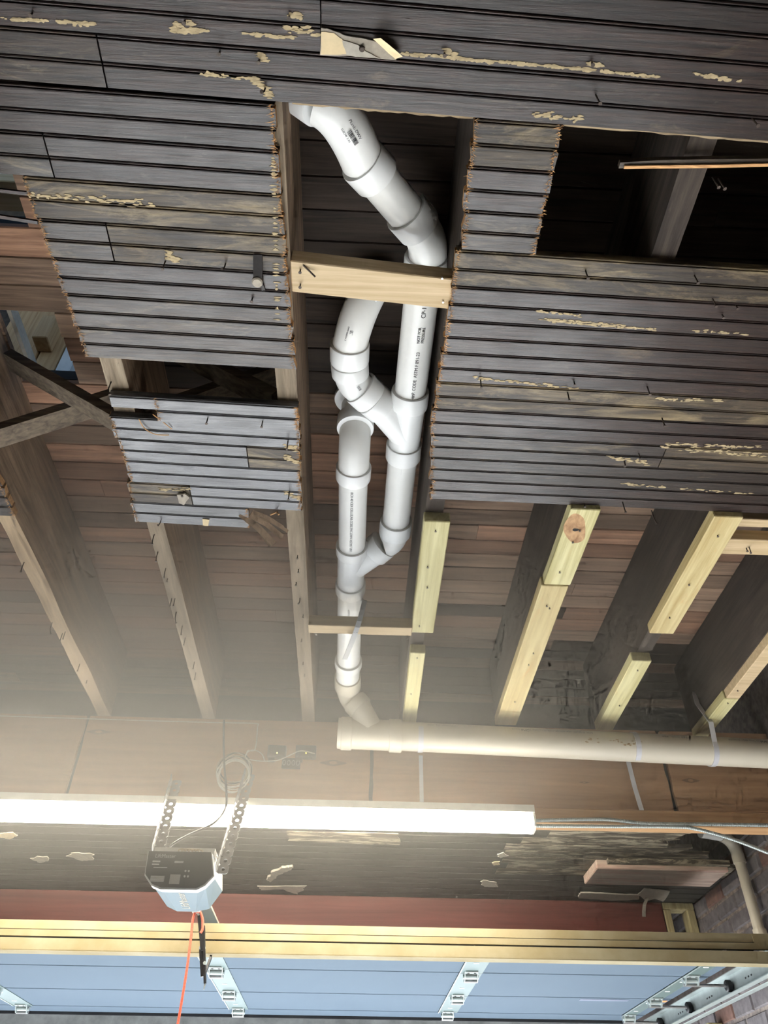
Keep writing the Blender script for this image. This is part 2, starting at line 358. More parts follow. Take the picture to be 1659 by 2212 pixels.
# ================================================================ CEILING BEAD BOARDS
ceil = thing('ceiling', 'dark brown beaded board ceiling with saw-cut openings around the pipes', None, (0, 0, ZP), kind='structure')
PLANKS = []
def prof(wd):
    h = wd/2; o = []
    for s in (0, h):
        o += [(s+.0002, .006), (s+.0014, .0014), (s+.0030, .0003), (s+.0046, .0014), (s+.0058, .0045), (s+.0072, .0004), (s+.0090, 0), (s+h-.0012, 0)]
    return o+[(wd-.0004, .006)]
def plank(x0, x1, y0, y1, k, kind, xref=0.0, cut0=False, cut1=False, dz0=0.0, dz1=0.0, strip=None):
    """bead board between lines y=y0+k(x-xref) and y1+k(x-xref); cut ends are ragged; dz tilts its near/far edge"""
    pr = prof(y1-y0)
    if strip == 0: pr = pr[:9]
    if strip == 1: pr = pr[8:]
    n = len(pr); rr = random.Random(int(x0*991+y0*7919)); wd = y1-y0
    def end(x, cut): return [x+(rr.uniform(-.004, .004) if cut else 0) for _ in range(n)]
    e0, e1 = end(x0, cut0), end(x1, cut1)
    def pt(x, j): t = pr[j][0]/wd; return (x, y0+pr[j][0]+k*(x-xref), ZP+pr[j][1]+dz0*(1-t)+dz1*t)
    def pu(x, j): t = pr[j][0]/wd; return (x, y0+pr[j][0]+k*(x-xref), JB-.0005+dz0*(1-t)+dz1*t)
    vs = [pt(e0[j], j) for j in range(n)]+[pt(e1[j], j) for j in range(n)]+[pu(e0[j], j) for j in range(n)]+[pu(e1[j], j) for j in range(n)]
    mb = MB(); mb.add(vs, [(j, j+1, n+j+1, n+j) for j in range(n-1)]+[(2*n+j, 3*n+j, 3*n+j+1, 2*n+j+1) for j in range(n-1)]+[(0, n, 3*n, 2*n), (n-1, 3*n-1, 4*n-1, 2*n-1)])
    mb.add([vs[i] for i in range(4*n)], [(j, j+1, 2*n+j+1, 2*n+j) for j in range(n-1)], 1 if cut0 else 0)
    mb.add([vs[i] for i in range(4*n)], [(n+j, n+j+1, 3*n+j+1, 3*n+j) for j in range(n-1)], 1 if cut1 else 0)
    o = mb.build('plank', [kind, 'raw_wood'], ceil)
    PLANKS.append((x0, x1, y0, y1, k, xref, o))
    for cut, e, sg in ((cut0, e0, -1), (cut1, e1, 1)):
        if not cut: continue
        fr = MB()                                          # torn fibres along the saw cut
        xs = sum(e)/n
        for q in range(int(wd/.0013)):
            t = rr.random(); yy = y0+t*wd+k*(xs-xref); zz = ZP+dz0*(1-t)+dz1*t-.0004
            L = rr.choice((.003, .004, .005, .006, .008)) if rr.random() < .95 else .014
            b0 = V((xs-sg*rr.uniform(.0, .006), yy, zz)); tip = b0+V((-sg*L if rr.random() < .6 else sg*L*.7, rr.uniform(-.002, .003), -rr.uniform(.0008, .005)))
            wv = V((0, rr.uniform(.0004, .0011), 0)); fr.add([b0-wv, b0+wv, tip, b0+V((0, 0, .001))], [(0, 1, 2), (0, 2, 3), (1, 3, 2)])
        fr.build('splinter_fringe', 'raw_wood', o)
    return o
def on_plank(p):
    for x0, x1, y0, y1, k, xr, o in PLANKS:
        if x0 <= p.x <= x1 and y0+k*(p.x-xr) <= p.y <= y1+k*(p.x-xr): return o
    return min(PLANKS, key=lambda q: abs((q[2]+q[3])/2+q[4]*(p.x-q[5])-p.y)+max(0, q[0]-p.x, p.x-q[1]))[6]
kk = {'b': 'plank_pale_sheen', 'c': 'plank_clean', 'g': 'plank_grey', 'w': 'plank_worn'}
# overhead rows
e = .464
plank(-2.95, -.487, .464, .5505, .030, kk['g']); plank(-.4840, 1.77, .464, .5505, .030, kk['c'])
plank(-2.95, -.101, .379, .4635, .030, kk['c']); plank(-.0985, 1.77, .379, .4635, .030, kk['c'])
for j in range(9): plank(-2.95, 1.77, .379-.086*(j+1), .3785-.086*j, .030, kk['c'])
# field between the left joists
def lx(y): return -.690+(y-.71)*.052
def rx(y): return -.190+(y-.54)*.026
LE = [.5412, .625, .7105, .797, .884, .970, 1.0565, 1.143]
plank(-2.95, rx(.58), LE[0], LE[1]-.0005, .028, kk['c'], -.43, cut1=True)
plank(-2.95, -.627, LE[1], LE[2]-.0005, .027, kk['g'], -.43); plank(-.6240, rx(.66), LE[1], LE[2]-.0005, .027, kk['c'], -.43, cut1=True)
plank(lx(.75), rx(.75), LE[2], LE[3]-.0005, .026, kk['w'], -.43, True, True)
plank(lx(.84), -.549, LE[3], LE[4]-.0005, .026, kk['g'], -.43, True, False); plank(-.5460, rx(.84), LE[3], LE[4]-.0005, .026, kk['w'], -.43, False, True)
plank(lx(.92), rx(.92), LE[4], LE[5]-.0005, .026, kk['c'], -.43, True, True)
plank(lx(1.01), rx(1.01), LE[5], LE[6]-.0005, .026, kk['g'], -.43, True, True)
plank(lx(1.10), rx(1.10), LE[6], LE[7]-.0005, .026, kk['g'], -.43, True, True)
# lower left field
plank(-.640, -.174, 1.252, 1.326, .030, kk['b'], -.43, False, True, dz0=-.004, dz1=-.012, strip=0)
plank(-.530, -.174, 1.252, 1.326, .030, kk['b'], -.43, True, True, dz0=-.004, dz1=-.012, strip=1)
plank(-.655, -.173, 1.3265, 1.4025, .034, kk['b'], -.43, True, True)
plank(-.651, -.317, 1.403, 1.4835, .034, kk['b'], -.43, True, False); plank(-.3140, -.174, 1.403, 1.4835, .034, kk['w'], -.43, False, True)
plank(-.650, -.177, 1.484, 1.5685, .034, kk['b'], -.43, True, True)
plank(-.660, -.492, 1.569, 1.650, .034, kk['w'], -.43, True, False); plank(-.4890, -.179, 1.569, 1.650, .034, kk['b'], -.43, False, True)
plank(-.667, -.335, 1.6505, 1.7325, .034, kk['b'], -.43, True, True, dz0=0, dz1=-.006)
# right field
RE = [.8185, .904, .991, 1.080, 1.168, 1.254, 1.340, 1.423, 1.508, 1.588]
RX = [.178, .178, .175, .172, .171, .168, .174, .182, .190]
RK = 'wcccwcwgc'
for j in range(9):
    a, b = RE[j], RE[j+1]-.0005; k = .022-.001*j
    if j == 6:
        plank(RX[j], .795, a, b, k, kk['g'], .175, True, False); plank(.7975, 1.77, a, b, k, kk['w'], .175)
    else: plank(RX[j], 1.77, a, b, k, kk[RK[j]], .175, True, False)
for a, b, x, kd in ((.5565, .643, .181, 'w'), (.6435, .731, .181, 'c'), (.7315, .818, .185, 'g')):
    plank(x, .344, a, b, .022, kk[kd], .175, True, True); plank(1.03, 1.77, a, b, .022, kk['c'], .175, True, False)
# stub of boards left of the first joist
for a, b in ((.70, .785), (.7855, .87), (.8705, .955), (.9555, 1.04), (1.0405, 1.125), (1.1255, 1.21), (1.2105, 1.2995), (1.30, 1.385), (1.3855, 1.47), (1.4705, 1.555), (1.5555, 1.64), (1.6405, 1.725)): plank(-2.9, -1.018, a, b, .0, kk['c'], -1.0, False, True)

# ================================================================ JOISTS
JX = {1: -1.061, 2: -.622, 3: -.201, 4: .209, 5: .622, 6: 1.050, 7: 1.470}
JL = {1: 'thick rough old joist nearest the left edge with splintered pale underside', 2: 'old joist with hanging bent nails left of the short plank field',
      3: 'old joist along the left side of the pipe opening', 4: 'dark joist along the right side of the pipe opening',
      5: 'dark joist carrying the knotty pale board on its underside', 6: 'dark joist right of the knotty pale board with a bare gap between two boards', 7: 'dark cracked joist nearest the right edge'}
JO = {}
for i, x in JX.items():
    t = thing('joist', JL[i], 'joist', (x, 1.2, JB), 'ceiling joists'); JO[i] = t
    rr = random.Random(i); n = 46; hw = .026
    y0, y1 = -.8, 3.02
    mb = MB(); vs = []
    for j in range(n):
        yy = y0+(y1-y0)*j/(n-1); am = .006 if i == 1 else .002
        a = noise.noise(V((i*3.1, yy*4, 0)))*am; b = noise.noise(V((i*5.3, yy*4, 2)))*am
        vs += [(x-hw+a, yy, JB+abs(a)*.4), (x+hw+b, yy, JB+abs(b)*.4), (x+hw+b*.5, yy, SF-.001), (x-hw+a*.5, yy, SF-.001)]
    fs = [(4*j+k, 4*j+(k+1) % 4, 4*j+4+(k+1) % 4, 4*j+4+k) for j in range(n-1) for k in range(4)]+[(0, 1, 2, 3), (4*n-4, 4*n-3, 4*n-2, 4*n-1)]
    mb.add(vs, fs); mb.m = [(1 if q % 4 == 0 and i < 4 else 0) for q in range(len(fs))]
    mb.build('joist_timber', ['joist_old' if i < 4 else 'joist_dark', 'joist_pale' if i == 1 else 'joist_grey'], t)

# nails -------------------------------------------------------------
def nail_mesh(L, bent, mat, r=.0017):
    mb = MB(); p = [V((0, 0, .004)), V((0, 0, -L*.6)), V((bent*.5, bent*.3, -L*.85)), V((bent, bent*.7, -L))]
    mb.tube(p, r, 6); d = (p[-1]-p[-2]).normalized(); mb.tube([p[-1], p[-1]+d*.0015], r*2.1, 8)
    return mb.mesh('nail', mat, True)
NM = [nail_mesh(.030, 0, 'rust_nail'), nail_mesh(.036, .0015, 'rust_nail'), nail_mesh(.024, -.003, 'rust_nail'), nail_mesh(.012, 0, 'rust_nail'), nail_mesh(.003, 0, 'bright_nail', .0011), nail_mesh(.042, .006, 'rust_nail')]
def nail(p, par, k):
    o = link('nail', NM[k], par); o.location = p; return o
for px, py, k in ((560, 130, 3), (625, 35, 3), (475, 112, 3), (70, 28, 3), (400, 45, 3), (357, 565, 0), (487, 570, 2), (573, 190, 2), (1287, 205, 1), (1626, 257, 0), (960, 115, 3), (1278, 135, 3),
                  (1539, 645, 0), (1038, 820, 0), (1226, 848, 0), (1398, 835, 0), (1240, 825, 3), (1430, 903, 0), (1348, 995, 2), (1380, 980, 2), (1345, 1085, 1), (1408, 1105, 5), (1590, 1112, 4),
                  (450, 898, 0), (568, 905, 0), (622, 953, 0), (348, 1122, 2), (625, 1062, 0), (395, 1065, 3), (545, 645, 3), (1265, 585, 0), (1500, 595, 0), (1262, 1088, 3), (1590, 660, 3), (1560, 680, 3)):
    p = PZ(px, py, ZP); nail(p, on_plank(p), k)
for px, py, k, j in ((333, 1155, 1, 2), (341, 1192, 1, 2), (358, 1228, 1, 2), (371, 1293, 0, 2), (378, 1293, 0, 2), (381, 1322, 5, 2), (394, 1352, 1, 2), (400, 1378, 0, 2), (420, 1430, 0, 2), (423, 1453, 0, 2), (362, 1250, 3, 2),
                     (52, 1215, 1, 1), (135, 1368, 0, 1), (141, 1365, 0, 1), (113, 1345, 5, 1), (172, 1435, 0, 1), (188, 1470, 3, 1),
                     (643, 1200, 3, 3), (645, 1230, 3, 3), (640, 1258, 3, 3), (648, 1292, 2, 3), (655, 1328, 3, 3), (652, 1380, 3, 3), (655, 1430, 3, 3), (658, 1456, 3, 3), (240, 825, 5, 2), (247, 855, 3, 2), (1540, 385, 1, 5), (1553, 388, 1, 5)):
    p = PZ(px, py, JB); nail(p, JO[j], k)

# ================================================================ BOARDS ON JOISTS, BLOCKING, BRACES
def lumber(name, a, b, mat, label, cat, group=None, par_mat=None):
    c = ((a[0]+b[0])/2, (a[1]+b[1])/2, a[2])
    o = tag(bevel(MB().box(a, b).build(name, mat), .0025), label, cat, group); return o
gb = 'new pale boards nailed under the joists'
def furring(x0, x1, y0, y1, mat, label, nails=(), th=.038, dx=0):
    t = thing('furring_board', label, 'board', ((x0+x1)/2, (y0+y1)/2, JB-th), gb)
    z0, z1 = JB-th, JB
    vs = [(x0, y0, z0), (x1, y0, z0), (x1+dx, y1, z0), (x0+dx, y1, z0), (x0, y0, z1), (x1, y0, z1), (x1+dx, y1, z1), (x0+dx, y1, z1)]
    bevel(MB().add(vs, [(0, 3, 2, 1), (4, 5, 6, 7), (0, 1, 5, 4), (1, 2, 6, 5), (2, 3, 7, 6), (3, 0, 4, 7)]).build('board', mat, t), .0025)
    for q in nails:
        p = PZ(q[0], q[1], z0); nail(p, t, 4 if len(q) > 2 else 3).scale = (1, 1, .35)
    return t
furring(.178, .255, 1.664, 2.254, 'treated_y', 'long wide pale green board under the joist right of the white pipes', [(941, 1146), (924, 1224), (923, 1268), (906, 1351)], dx=.004)
furring(.188, .243, 2.386, 2.935, 'treated_y', 'narrow pale green board close above the horizontal pipe, right of the white pipes', [(901, 1420), (888, 1498)], dx=.006)
t5 = furring(.592, .678, 1.590, 1.952, 'treated_y', 'short pale board with a large brown knot', [(1252, 1145), (1237, 1170), (1209, 1235)], dx=-.006)
kn = MB(); c = PZ(1243, 1142, JB-.0385); kn.add([c]+[c+V((.036*math.cos(a)*(1+.10*math.sin(3*a)), .060*math.sin(a)+.028*math.cos(a), .0003)) for a in [2*math.pi*q/20 for q in range(20)]], [(0, 1+q, 1+(q+1) % 20) for q in range(20)])
tag(kn.build('knot', 'knot_wood', t5), 'large brown knot')
k2 = MB(); k2.add([c+V((.002, .004, -.0006))]+[c+V((.002+.010*math.cos(a)*random.uniform(.6, 1.2), .004+.008*math.sin(a)*random.uniform(.6, 1.2), -.0004)) for a in [2*math.pi*q/12 for q in range(12)]], [(0, 1+q, 1+(q+1) % 12) for q in range(12)])
k2.build('knot_core', 'flat_black', t5)
furring(.580, .668, 1.957, 2.93, 'treated_y_amber', 'long yellow board continuing below the knotty one to the pipe', [(1181, 1308), (1187, 1313), (1152, 1410), (1142, 1435), (1112, 1515)], dx=-.002)
furring(1.010, 1.095, 1.600, 2.214, 'treated_y_amber', 'pale board with a long brown streak near the right edge', [(1550, 1157), (1488, 1262), (1446, 1333)], dx=-.003)
furring(1.000, 1.072, 2.396, 2.955, 'treated_y', 'narrower pale board past the bare joist gap, reaching the horizontal pipe', [(1377, 1447), (1338, 1523)], dx=.005)
furring(1.446, 1.499, 1.75, 2.655, 'fir_x', 'pale pinkish board at the right edge of the photo', [(1593, 1491)])
furring(1.440, 1.499, 2.657, 3.0, 'treated_y', 'short pale board end at the far right above the horizontal pipe', [(1572, 1518)], dx=-.004)
def block(a, b, label, mat='fir_x', nails=(), skew=0):
    t = thing('blocking', label, 'wood block', ((a[0]+b[0])/2, (a[1]+b[1])/2, a[2]), 'wood blocks between joists')
    (x0, y0, z0), (x1, y1, z1) = a, b
    vs = [(x0, y0, z0), (x1, y0+skew, z0), (x1, y1+skew, z0), (x0, y1, z0), (x0, y0, z1), (x1, y0+skew, z1), (x1, y1+skew, z1), (x0, y1, z1)]
    bevel(MB().add(vs, [(0, 3, 2, 1), (4, 5, 6, 7), (0, 1, 5, 4), (1, 2, 6, 5), (2, 3, 7, 6), (3, 0, 4, 7)]).build('block', mat, t), .002)
    for px, py, k in nails: nail(PZ(px, py, z0), t, k)
    return t
b1 = block((-.1745, .868, 3.042), (.1825, .944, 3.088), 'wide new pale wood block crossing in front of the two pipes', nails=[(649, 582, 3), (649, 614, 3), (957, 651, 4), (955, 600, 4)], skew=.028)
MB().tube([PZ(655, 573, 3.041), PZ(668, 585, 3.037), PZ(681, 598, 3.028)], .002, 6).build('nail', 'rust_nail', b1)
block((-.1745, 2.212, 3.003), (.1825, 2.262, 3.045), 'thin yellow wood block crossing below the lower pipe run', 'fir_x', [(684, 1369, 4), (880, 1373, 3)])
block((1.0765, 1.742, 3.05), (1.4435, 1.815, 3.09), 'pale wood block with a nail between the two rightmost joists', 'fir_x', [(1618, 1182, 2), (1612, 1184, 3)])
block((1.0765, 1.655, 3.055), (1.4435, 1.69, 3.145), 'tan upright wood block behind the rightmost pale block', 'fir_x')
gbr = 'crossed bridging between joists'
def brace(p, q, label):
    t = tag(MB().bar(p, q, .062, .032, up=(0, 1, 0)).build('brace', 'brace_wood'), label, 'brace', gbr); return t
def brace2(p, q, label):
    p, q = V(p), V(q); d = (q-p).normalized(); n_ = V((0, 1, 0)).cross(d).normalized()
    mb = MB(); a = V((0, .031, 0)); b = n_*.014
    vs = [p-a-b, p+a-b, p+a+b, p-a+b, q-a-b, q+a-b, q+a+b, q-a+b]
    mb.add(vs, [(0, 1, 2, 3), (7, 6, 5, 4), (0, 4, 5, 1), (1, 5, 6, 2), (2, 6, 7, 3), (3, 7, 4, 0)])
    return tag(mb.build('brace', 'brace_wood'), label, 'brace', gbr)
brace2((-1.024, 1.385, 3.328), (-.657, 1.385, 3.080), 'old wooden brace slanting down to the right in the left bay')
brace2((-1.024, 1.470, 3.092), (-.657, 1.470, 3.320), 'old wooden brace slanting up to the right in the left bay')
brace2((-.587, 1.300, 3.328), (-.237, 1.300, 3.09), 'wooden brace half hidden above the gap in the plank field')
brace2((-.587, 1.375, 3.092), (-.237, 1.375, 3.32), 'second wooden brace above the plank field')

# ================================================================ SMALL THINGS ON THE PLANKS
def blob(pts, z, par, mat, name, th=.0012, sub=4, amp=.003, seed=0):
    rr = random.Random(seed); P = [PZ(x, y, z) for x, y in pts]; o = []
    for i in range(len(P)):
        a, b = P[i], P[(i+1) % len(P)]
        for s in range(sub):
            q = a.lerp(b, s/sub); o.append(q+V((rr.uniform(-amp, amp), rr.uniform(-amp, amp)*.6, 0)))
    return MB().prism(o, (0, 0, -th)).build(name, mat, par)
def flakes(x0, y0, x1, y1, wpx, n, seed, mat='plaster'):
    """scatter of torn plaster flecks along a line of the photograph, stuck to the plank there"""
    rr = random.Random(seed); pm = PZ((x0+x1)/2, (y0+y1)/2, ZP); par = on_plank(pm); mb = MB()
    for i in range(n):
        t = rr.random(); c = PZ(x0+(x1-x0)*t, y0+(y1-y0)*t+rr.gauss(0, wpx*.35), ZP-.0002)
        a = rr.uniform(.3, 1)*.010; b = rr.uniform(.3, 1)*.0030; m = 9; ph = rr.random()*6
        pts = [c+V((a*math.cos(2*math.pi*q/m)*rr.uniform(.5, 1.2), b*math.sin(2*math.pi*q/m)*rr.uniform(.5, 1.3), 0)) for q in range(m)]
        mb.prism(pts, (0, 0, -rr.uniform(.0004, .0012)))
    o = mb.build('plaster_residue', mat, par); o['kind'] = 'stuff'; return o
for args in ((5, 40, 205, 52, 6, 60, 1), (370, 66, 450, 66, 8, 40, 2), (375, 55, 420, 50, 8, 22, 21), (525, 72, 640, 82, 6, 26, 3), (615, 58, 690, 75, 12, 26, 4), (625, 35, 650, 35, 10, 18, 5), (560, 115, 575, 130, 8, 18, 6),
             (430, 158, 560, 172, 5, 26, 7), (548, 170, 585, 205, 12, 60, 8), (870, 116, 1290, 152, 4, 150, 9), (1290, 152, 1420, 166, 4, 40, 10), (1500, 160, 1600, 176, 6, 26, 11), (965, 112, 985, 118, 8, 20, 12), (1270, 136, 1300, 142, 8, 20, 13),
             (1160, 672, 1260, 682, 5, 30, 14), (1170, 690, 1350, 704, 5, 80, 15), (1250, 700, 1420, 712, 3, 50, 16), (1500, 715, 1620, 722, 4, 24, 17), (1420, 862, 1560, 865, 5, 40, 18), (1440, 958, 1655, 968, 5, 60, 19), (1430, 965, 1650, 985, 10, 60, 20),
             (1020, 815, 1250, 840, 5, 60, 22), (1310, 985, 1400, 1000, 8, 50, 23), (1340, 1045, 1640, 1068, 4, 60, 24), (1150, 245, 1260, 258, 10, 40, 25), (360, 550, 385, 560, 12, 50, 26), (60, 420, 330, 440, 10, 60, 27), (615, 985, 645, 1000, 8, 40, 28), (610, 960, 640, 970, 7, 24, 29), (615, 1065, 645, 1075, 8, 30, 30), (345, 1058, 410, 1056, 5, 24, 31), (590, 330, 600, 700, 4, 50, 32)):
    flakes(*args)
# torn patch of cream lining paper and plaster over the opening
pp = thing('lining_paper_patch', 'torn cream and grey patch of old lining paper with a rusty screw at the top', 'paper patch', PZ(760, 100, ZP))
bevel(blob([(693, 58), (708, 60), (745, 76), (800, 84), (832, 100), (850, 122), (858, 128), (780, 122), (693, 118)], ZP-.002, pp, 'paper_grey', 'torn_layer', .003, 3, .0015, 5), .0005)
blob([(693, 68), (722, 71), (738, 84), (748, 92), (752, 116), (735, 118), (693, 117)], ZP-.0052, pp, 'paper_cream', 'cream_layer', .001, 3, .001, 6)
blob([(740, 88), (775, 97), (790, 110), (822, 127), (780, 124), (748, 118)], ZP-.0058, pp, 'plaster_white', 'white_layer', .001, 3, .0015, 7)
cu = [PZ(806, 84, ZP-.006), PZ(822, 82, ZP-.02), PZ(842, 98, ZP-.022), PZ(870, 122, ZP-.012), PZ(852, 128, ZP-.004), PZ(828, 104, ZP-.006)]
MB().prism(cu, (0, .0005, .0012)).build('curled_flap', 'paper_cream', pp)
sc_ = PZ(782, 105, ZP-.006); MB().tube([sc_, sc_-V((0, 0, .003)), sc_-V((0, 0, .0045))], [.005, .005, .003], 12).build('screw', 'rust_nail', pp)
# black iron spike hook
hk = thing('iron_hook', 'black iron spike with round end hanging from the plank left of the opening', 'hook', PZ(557, 560, ZP))
a, b = PZ(557, 550, ZP), PZ(557, 600, ZP-.012)
MB().bar(a+V((0, 0, .002)), b, .019, .010).build('shank', 'iron', hk)
bp = PZ(556, 608, ZP-.014); MB().tube([bp+V((0, 0, .014)), bp-V((0, 0, .004)), bp-V((0, 0, .007))], [.011, .012, .009], 14).build('bolt_head', 'paper_grey', hk, True)
MB().prism([PZ(563, 600, ZP-.01), PZ(573, 625, ZP-.002), PZ(566, 628, ZP-.002), PZ(560, 612, ZP-.01)], (0, 0, -.002)).build('torn_tab', 'iron', hk)
# paper flap and splinters at the far end of the left field
fl = tag(blob([(383, 1066), (400, 1064), (410, 1072), (398, 1088), (388, 1084)], ZP-.004, None, 'paper_grey', 'paper_scrap', .006, 2, .001, 9), 'curled scrap of paper stuck on a plank of the lower left field', 'paper scrap')
tag(blob([(437, 1121), (452, 1122), (450, 1136), (438, 1135)], ZP-.007, None, 'paper_cream', 'paper_scrap', .001, 2, .001, 10), 'small cream paper tab on the last plank of the left field', 'paper scrap')
sp = thing('broken_plank_end', 'splintered plank end hanging down beside the left pipe joist', 'splinter', PZ(565, 1125, ZP))
for q, (xa, ya, xb, yb, dz, wd_) in enumerate(((520, 1110, 592, 1175, .03, .012), (540, 1112, 610, 1160, .022, .010), (535, 1120, 585, 1178, .035, .008), (560, 1118, 622, 1148, .012, .006), (545, 1105, 612, 1140, .01, .007))):
    p, q2 = PZ(xa, ya, ZP), PZ(xb, yb, ZP-dz); m_ = (p+q2)/2+V((0, -.004, .004))
    MB().ribbon([p, m_, q2], (p-CAM).cross(q2-p), wd_*1.6, .003).build('splinter', 'joist_old', sp)
MB().tube([PZ(585, 1112, ZP), PZ(598, 1106, ZP-.01), PZ(602, 1112, ZP-.02)], .003, 6).build('splinter', 'raw_wood', sp)
cr = thing('torn_wood_fibres', 'thin torn wood fibres curling off the broken board edge', 'splinter', PZ(330, 905, ZP))
MB().tube(smooth_path([PZ(300, 905, ZP-.004), PZ(312, 925, ZP-.006), PZ(335, 938, ZP-.006), PZ(365, 940, ZP-.004)], 5), .0014, 5).build('fibre', 'raw_wood', cr)
MB().tube(smooth_path([PZ(330, 895, ZP-.008), PZ(350, 910, ZP-.008), PZ(371, 927, ZP-.004)], 5), .0014, 5).build('fibre', 'raw_wood', cr)
# old tongue strips left hanging across the left opening
for q, (xa, ya, xb, yb, lb) in enumerate(((-60, 404, 62, 418, 'upper dark leftover lath strip across the left opening'), (-60, 458, 82, 480, 'lower dark leftover lath strip across the left opening'))):
    MB_ = MB().bar(PZ(xa, ya, ZP+.004), PZ(xb, yb, ZP+.004), .007, .006); tag(MB_.build('lath_strip', 'plank_clean'), lb, 'lath', 'leftover lath strips')
# broken lath sticking out over the right opening
st = thing('broken_lath', 'splintered pale lath sticking across the dark opening at the upper right', 'lath', PZ(1500, 355, ZP))
pa = [PZ(1337, 354, 3.035), PZ(1420, 349, 3.035), PZ(1520, 347, 3.035), PZ(1700, 345, 3.035)]
MB().ribbon(pa, V((0, 1, .1)), .012, .012).build('lath_body', 'plank_worn', st)
pa = [PZ(1348, 361, 3.026), PZ(1430, 360, 3.026), PZ(1530, 359, 3.026), PZ(1700, 355, 3.026)]
MB().ribbon(pa, V((0, 1, .1)), .006, .003).build('split_edge', 'raw_wood', st)
# lower edge remnants of broken tongue above the openings
for xa, xb in ((-.155, .178), (.346, 1.02)):
    lp = MB(); rr = random.Random(3); n_ = 24; pts_ = []
    for i_ in range(n_+1):
        x_ = xa+(xb-xa)*i_/n_; y_ = .5505+.03*x_; pts_.append((x_, y_, y_+.0025+rr.uniform(0, .0035)))
    lp.add([(x_, y_, 3.033) for x_, y_, e_ in pts_]+[(x_, e_, 3.036) for x_, y_, e_ in pts_]+[(x_, y_, 3.044) for x_, y_, e_ in pts_], [(i_, i_+1, n_+2+i_, n_+1+i_) for i_ in range(n_)]+[(n_+1+i_, n_+2+i_, 2*n_+3+i_, 2*n_+2+i_) for i_ in range(n_)])
    lp.build('broken_tongue', 'tongue', on_plank(V(((xa+xb)/2, .52, ZP))))

# ================================================================ DRAIN PIPES (one glued run)
dr = thing('drain_pipe_run', 'white plastic drain pipes with elbows and wye joints running through the open joist bay', 'drain pipe', (-.03, 1.8, 3.17))
R3, RF, RH = .0445, .0465, .0532
def PP(x, y, z): return PZ(x, y, z)
def pipe(path, r=R3, mat='pvc', name='pipe', cap=True): return MB().tube(path, r, 32, cap).build(name, mat, dr, True, 50)
def hub(p, q, mat='pvc_clean', rh=RH, name='hub'):
    p, q = V(p), V(q); d = (q-p).normalized(); e_ = .0025
    return MB().tube([p, p, p+d*e_, q-d*e_, q, q], [R3*.98, rh-e_*.4, rh, rh, rh-e_*.4, R3*.98], 32).build(name, mat, dr, True, 25)
# upper right run
E0 = [PP(645, 180, 3.20), PP(692, 222, 3.165)]
E1 = arc(PP(690, 220, 3.165), PP(742, 240, 3.150), PP(783, 348, 3.185), 12)
el1 = pipe(E1, RF, 'pvc', 'elbow')
hub(PP(640, 186, 3.21), PP(692, 222, 3.166), rh=.049)
hub(PP(781, 345, 3.184), PP(814, 381, 3.198))
pipe([PP(800, 366, 3.19), PP(890, 474, 3.222)])
hub(PP(876, 456, 3.218), PP(906, 491, 3.228))
E2 = arc(PP(905, 490, 3.228), PP(931, 526, 3.236), PP(922, 556, 3.240), 10)
pipe(E2, RF, 'pvc', 'elbow')
hub(PP(921, 554, 3.24), PP(917, 590, 3.242))
ra, rb = PP(917, 585, 3.242), PP(886, 850, 3.232)
pipeR = pipe([ra, rb])
W1a, W1b = PP(887, 843, 3.232), PP(870.5, 988, 3.224)
hub(W1a, PP(883.5, 876, 3.230)); hub(PP(873, 958, 3.226), W1b)
wy = MB().tube([PP(885, 865, 3.231), PP(872, 965, 3.225)], RF, 32)
jn = PP(874, 935, 3.226); bh_ = PP(826, 879, 3.232)
wy.tube([bh_, jn], RF, 32)
wy.build('wye', 'pvc_clean', dr, True, 50)
pipeR2 = pipe([PP(871, 980, 3.224), PP(855, 1130, 3.206)])
hub(PP(856, 1124, 3.206), PP(853, 1151, 3.203))
E3 = arc(PP(853.5, 1148, 3.203), PP(848, 1172, 3.198), PP(829, 1176, 3.192), 8)
pipe(E3, RF, 'pvc', 'elbow')
# left upper branch
E4 = arc(PP(815, 600, 3.33), PP(772, 665, 3.235), PP(756, 745, 3.240), 12)
el4 = pipe(E4, RF, 'pvc', 'elbow')
hub(PP(800, 615, 3.30), PP(824, 640, 3.285), rh=.047)
hub(PP(755.5, 742, 3.240), PP(755, 779, 3.240)); hub(PP(755, 783, 3.24), PP(757, 809, 3.239), rh=.0518)
pipe([PP(755, 775, 3.24), PP(755, 790, 3.24)], .047)
E5 = arc(PP(757, 806, 3.239), PP(761, 828, 3.238), PP(779, 840, 3.237), 8)
el5 = pipe(E5, RF, 'pvc_clean', 'elbow')
hub(PP(777, 837, 3.237), PP(800.5, 858.5, 3.235)); hub(PP(803, 861, 3.2348), PP(828, 881, 3.232), rh=.0518)
pipe([PP(798, 856, 3.235), PP(806, 864, 3.235)], .046)
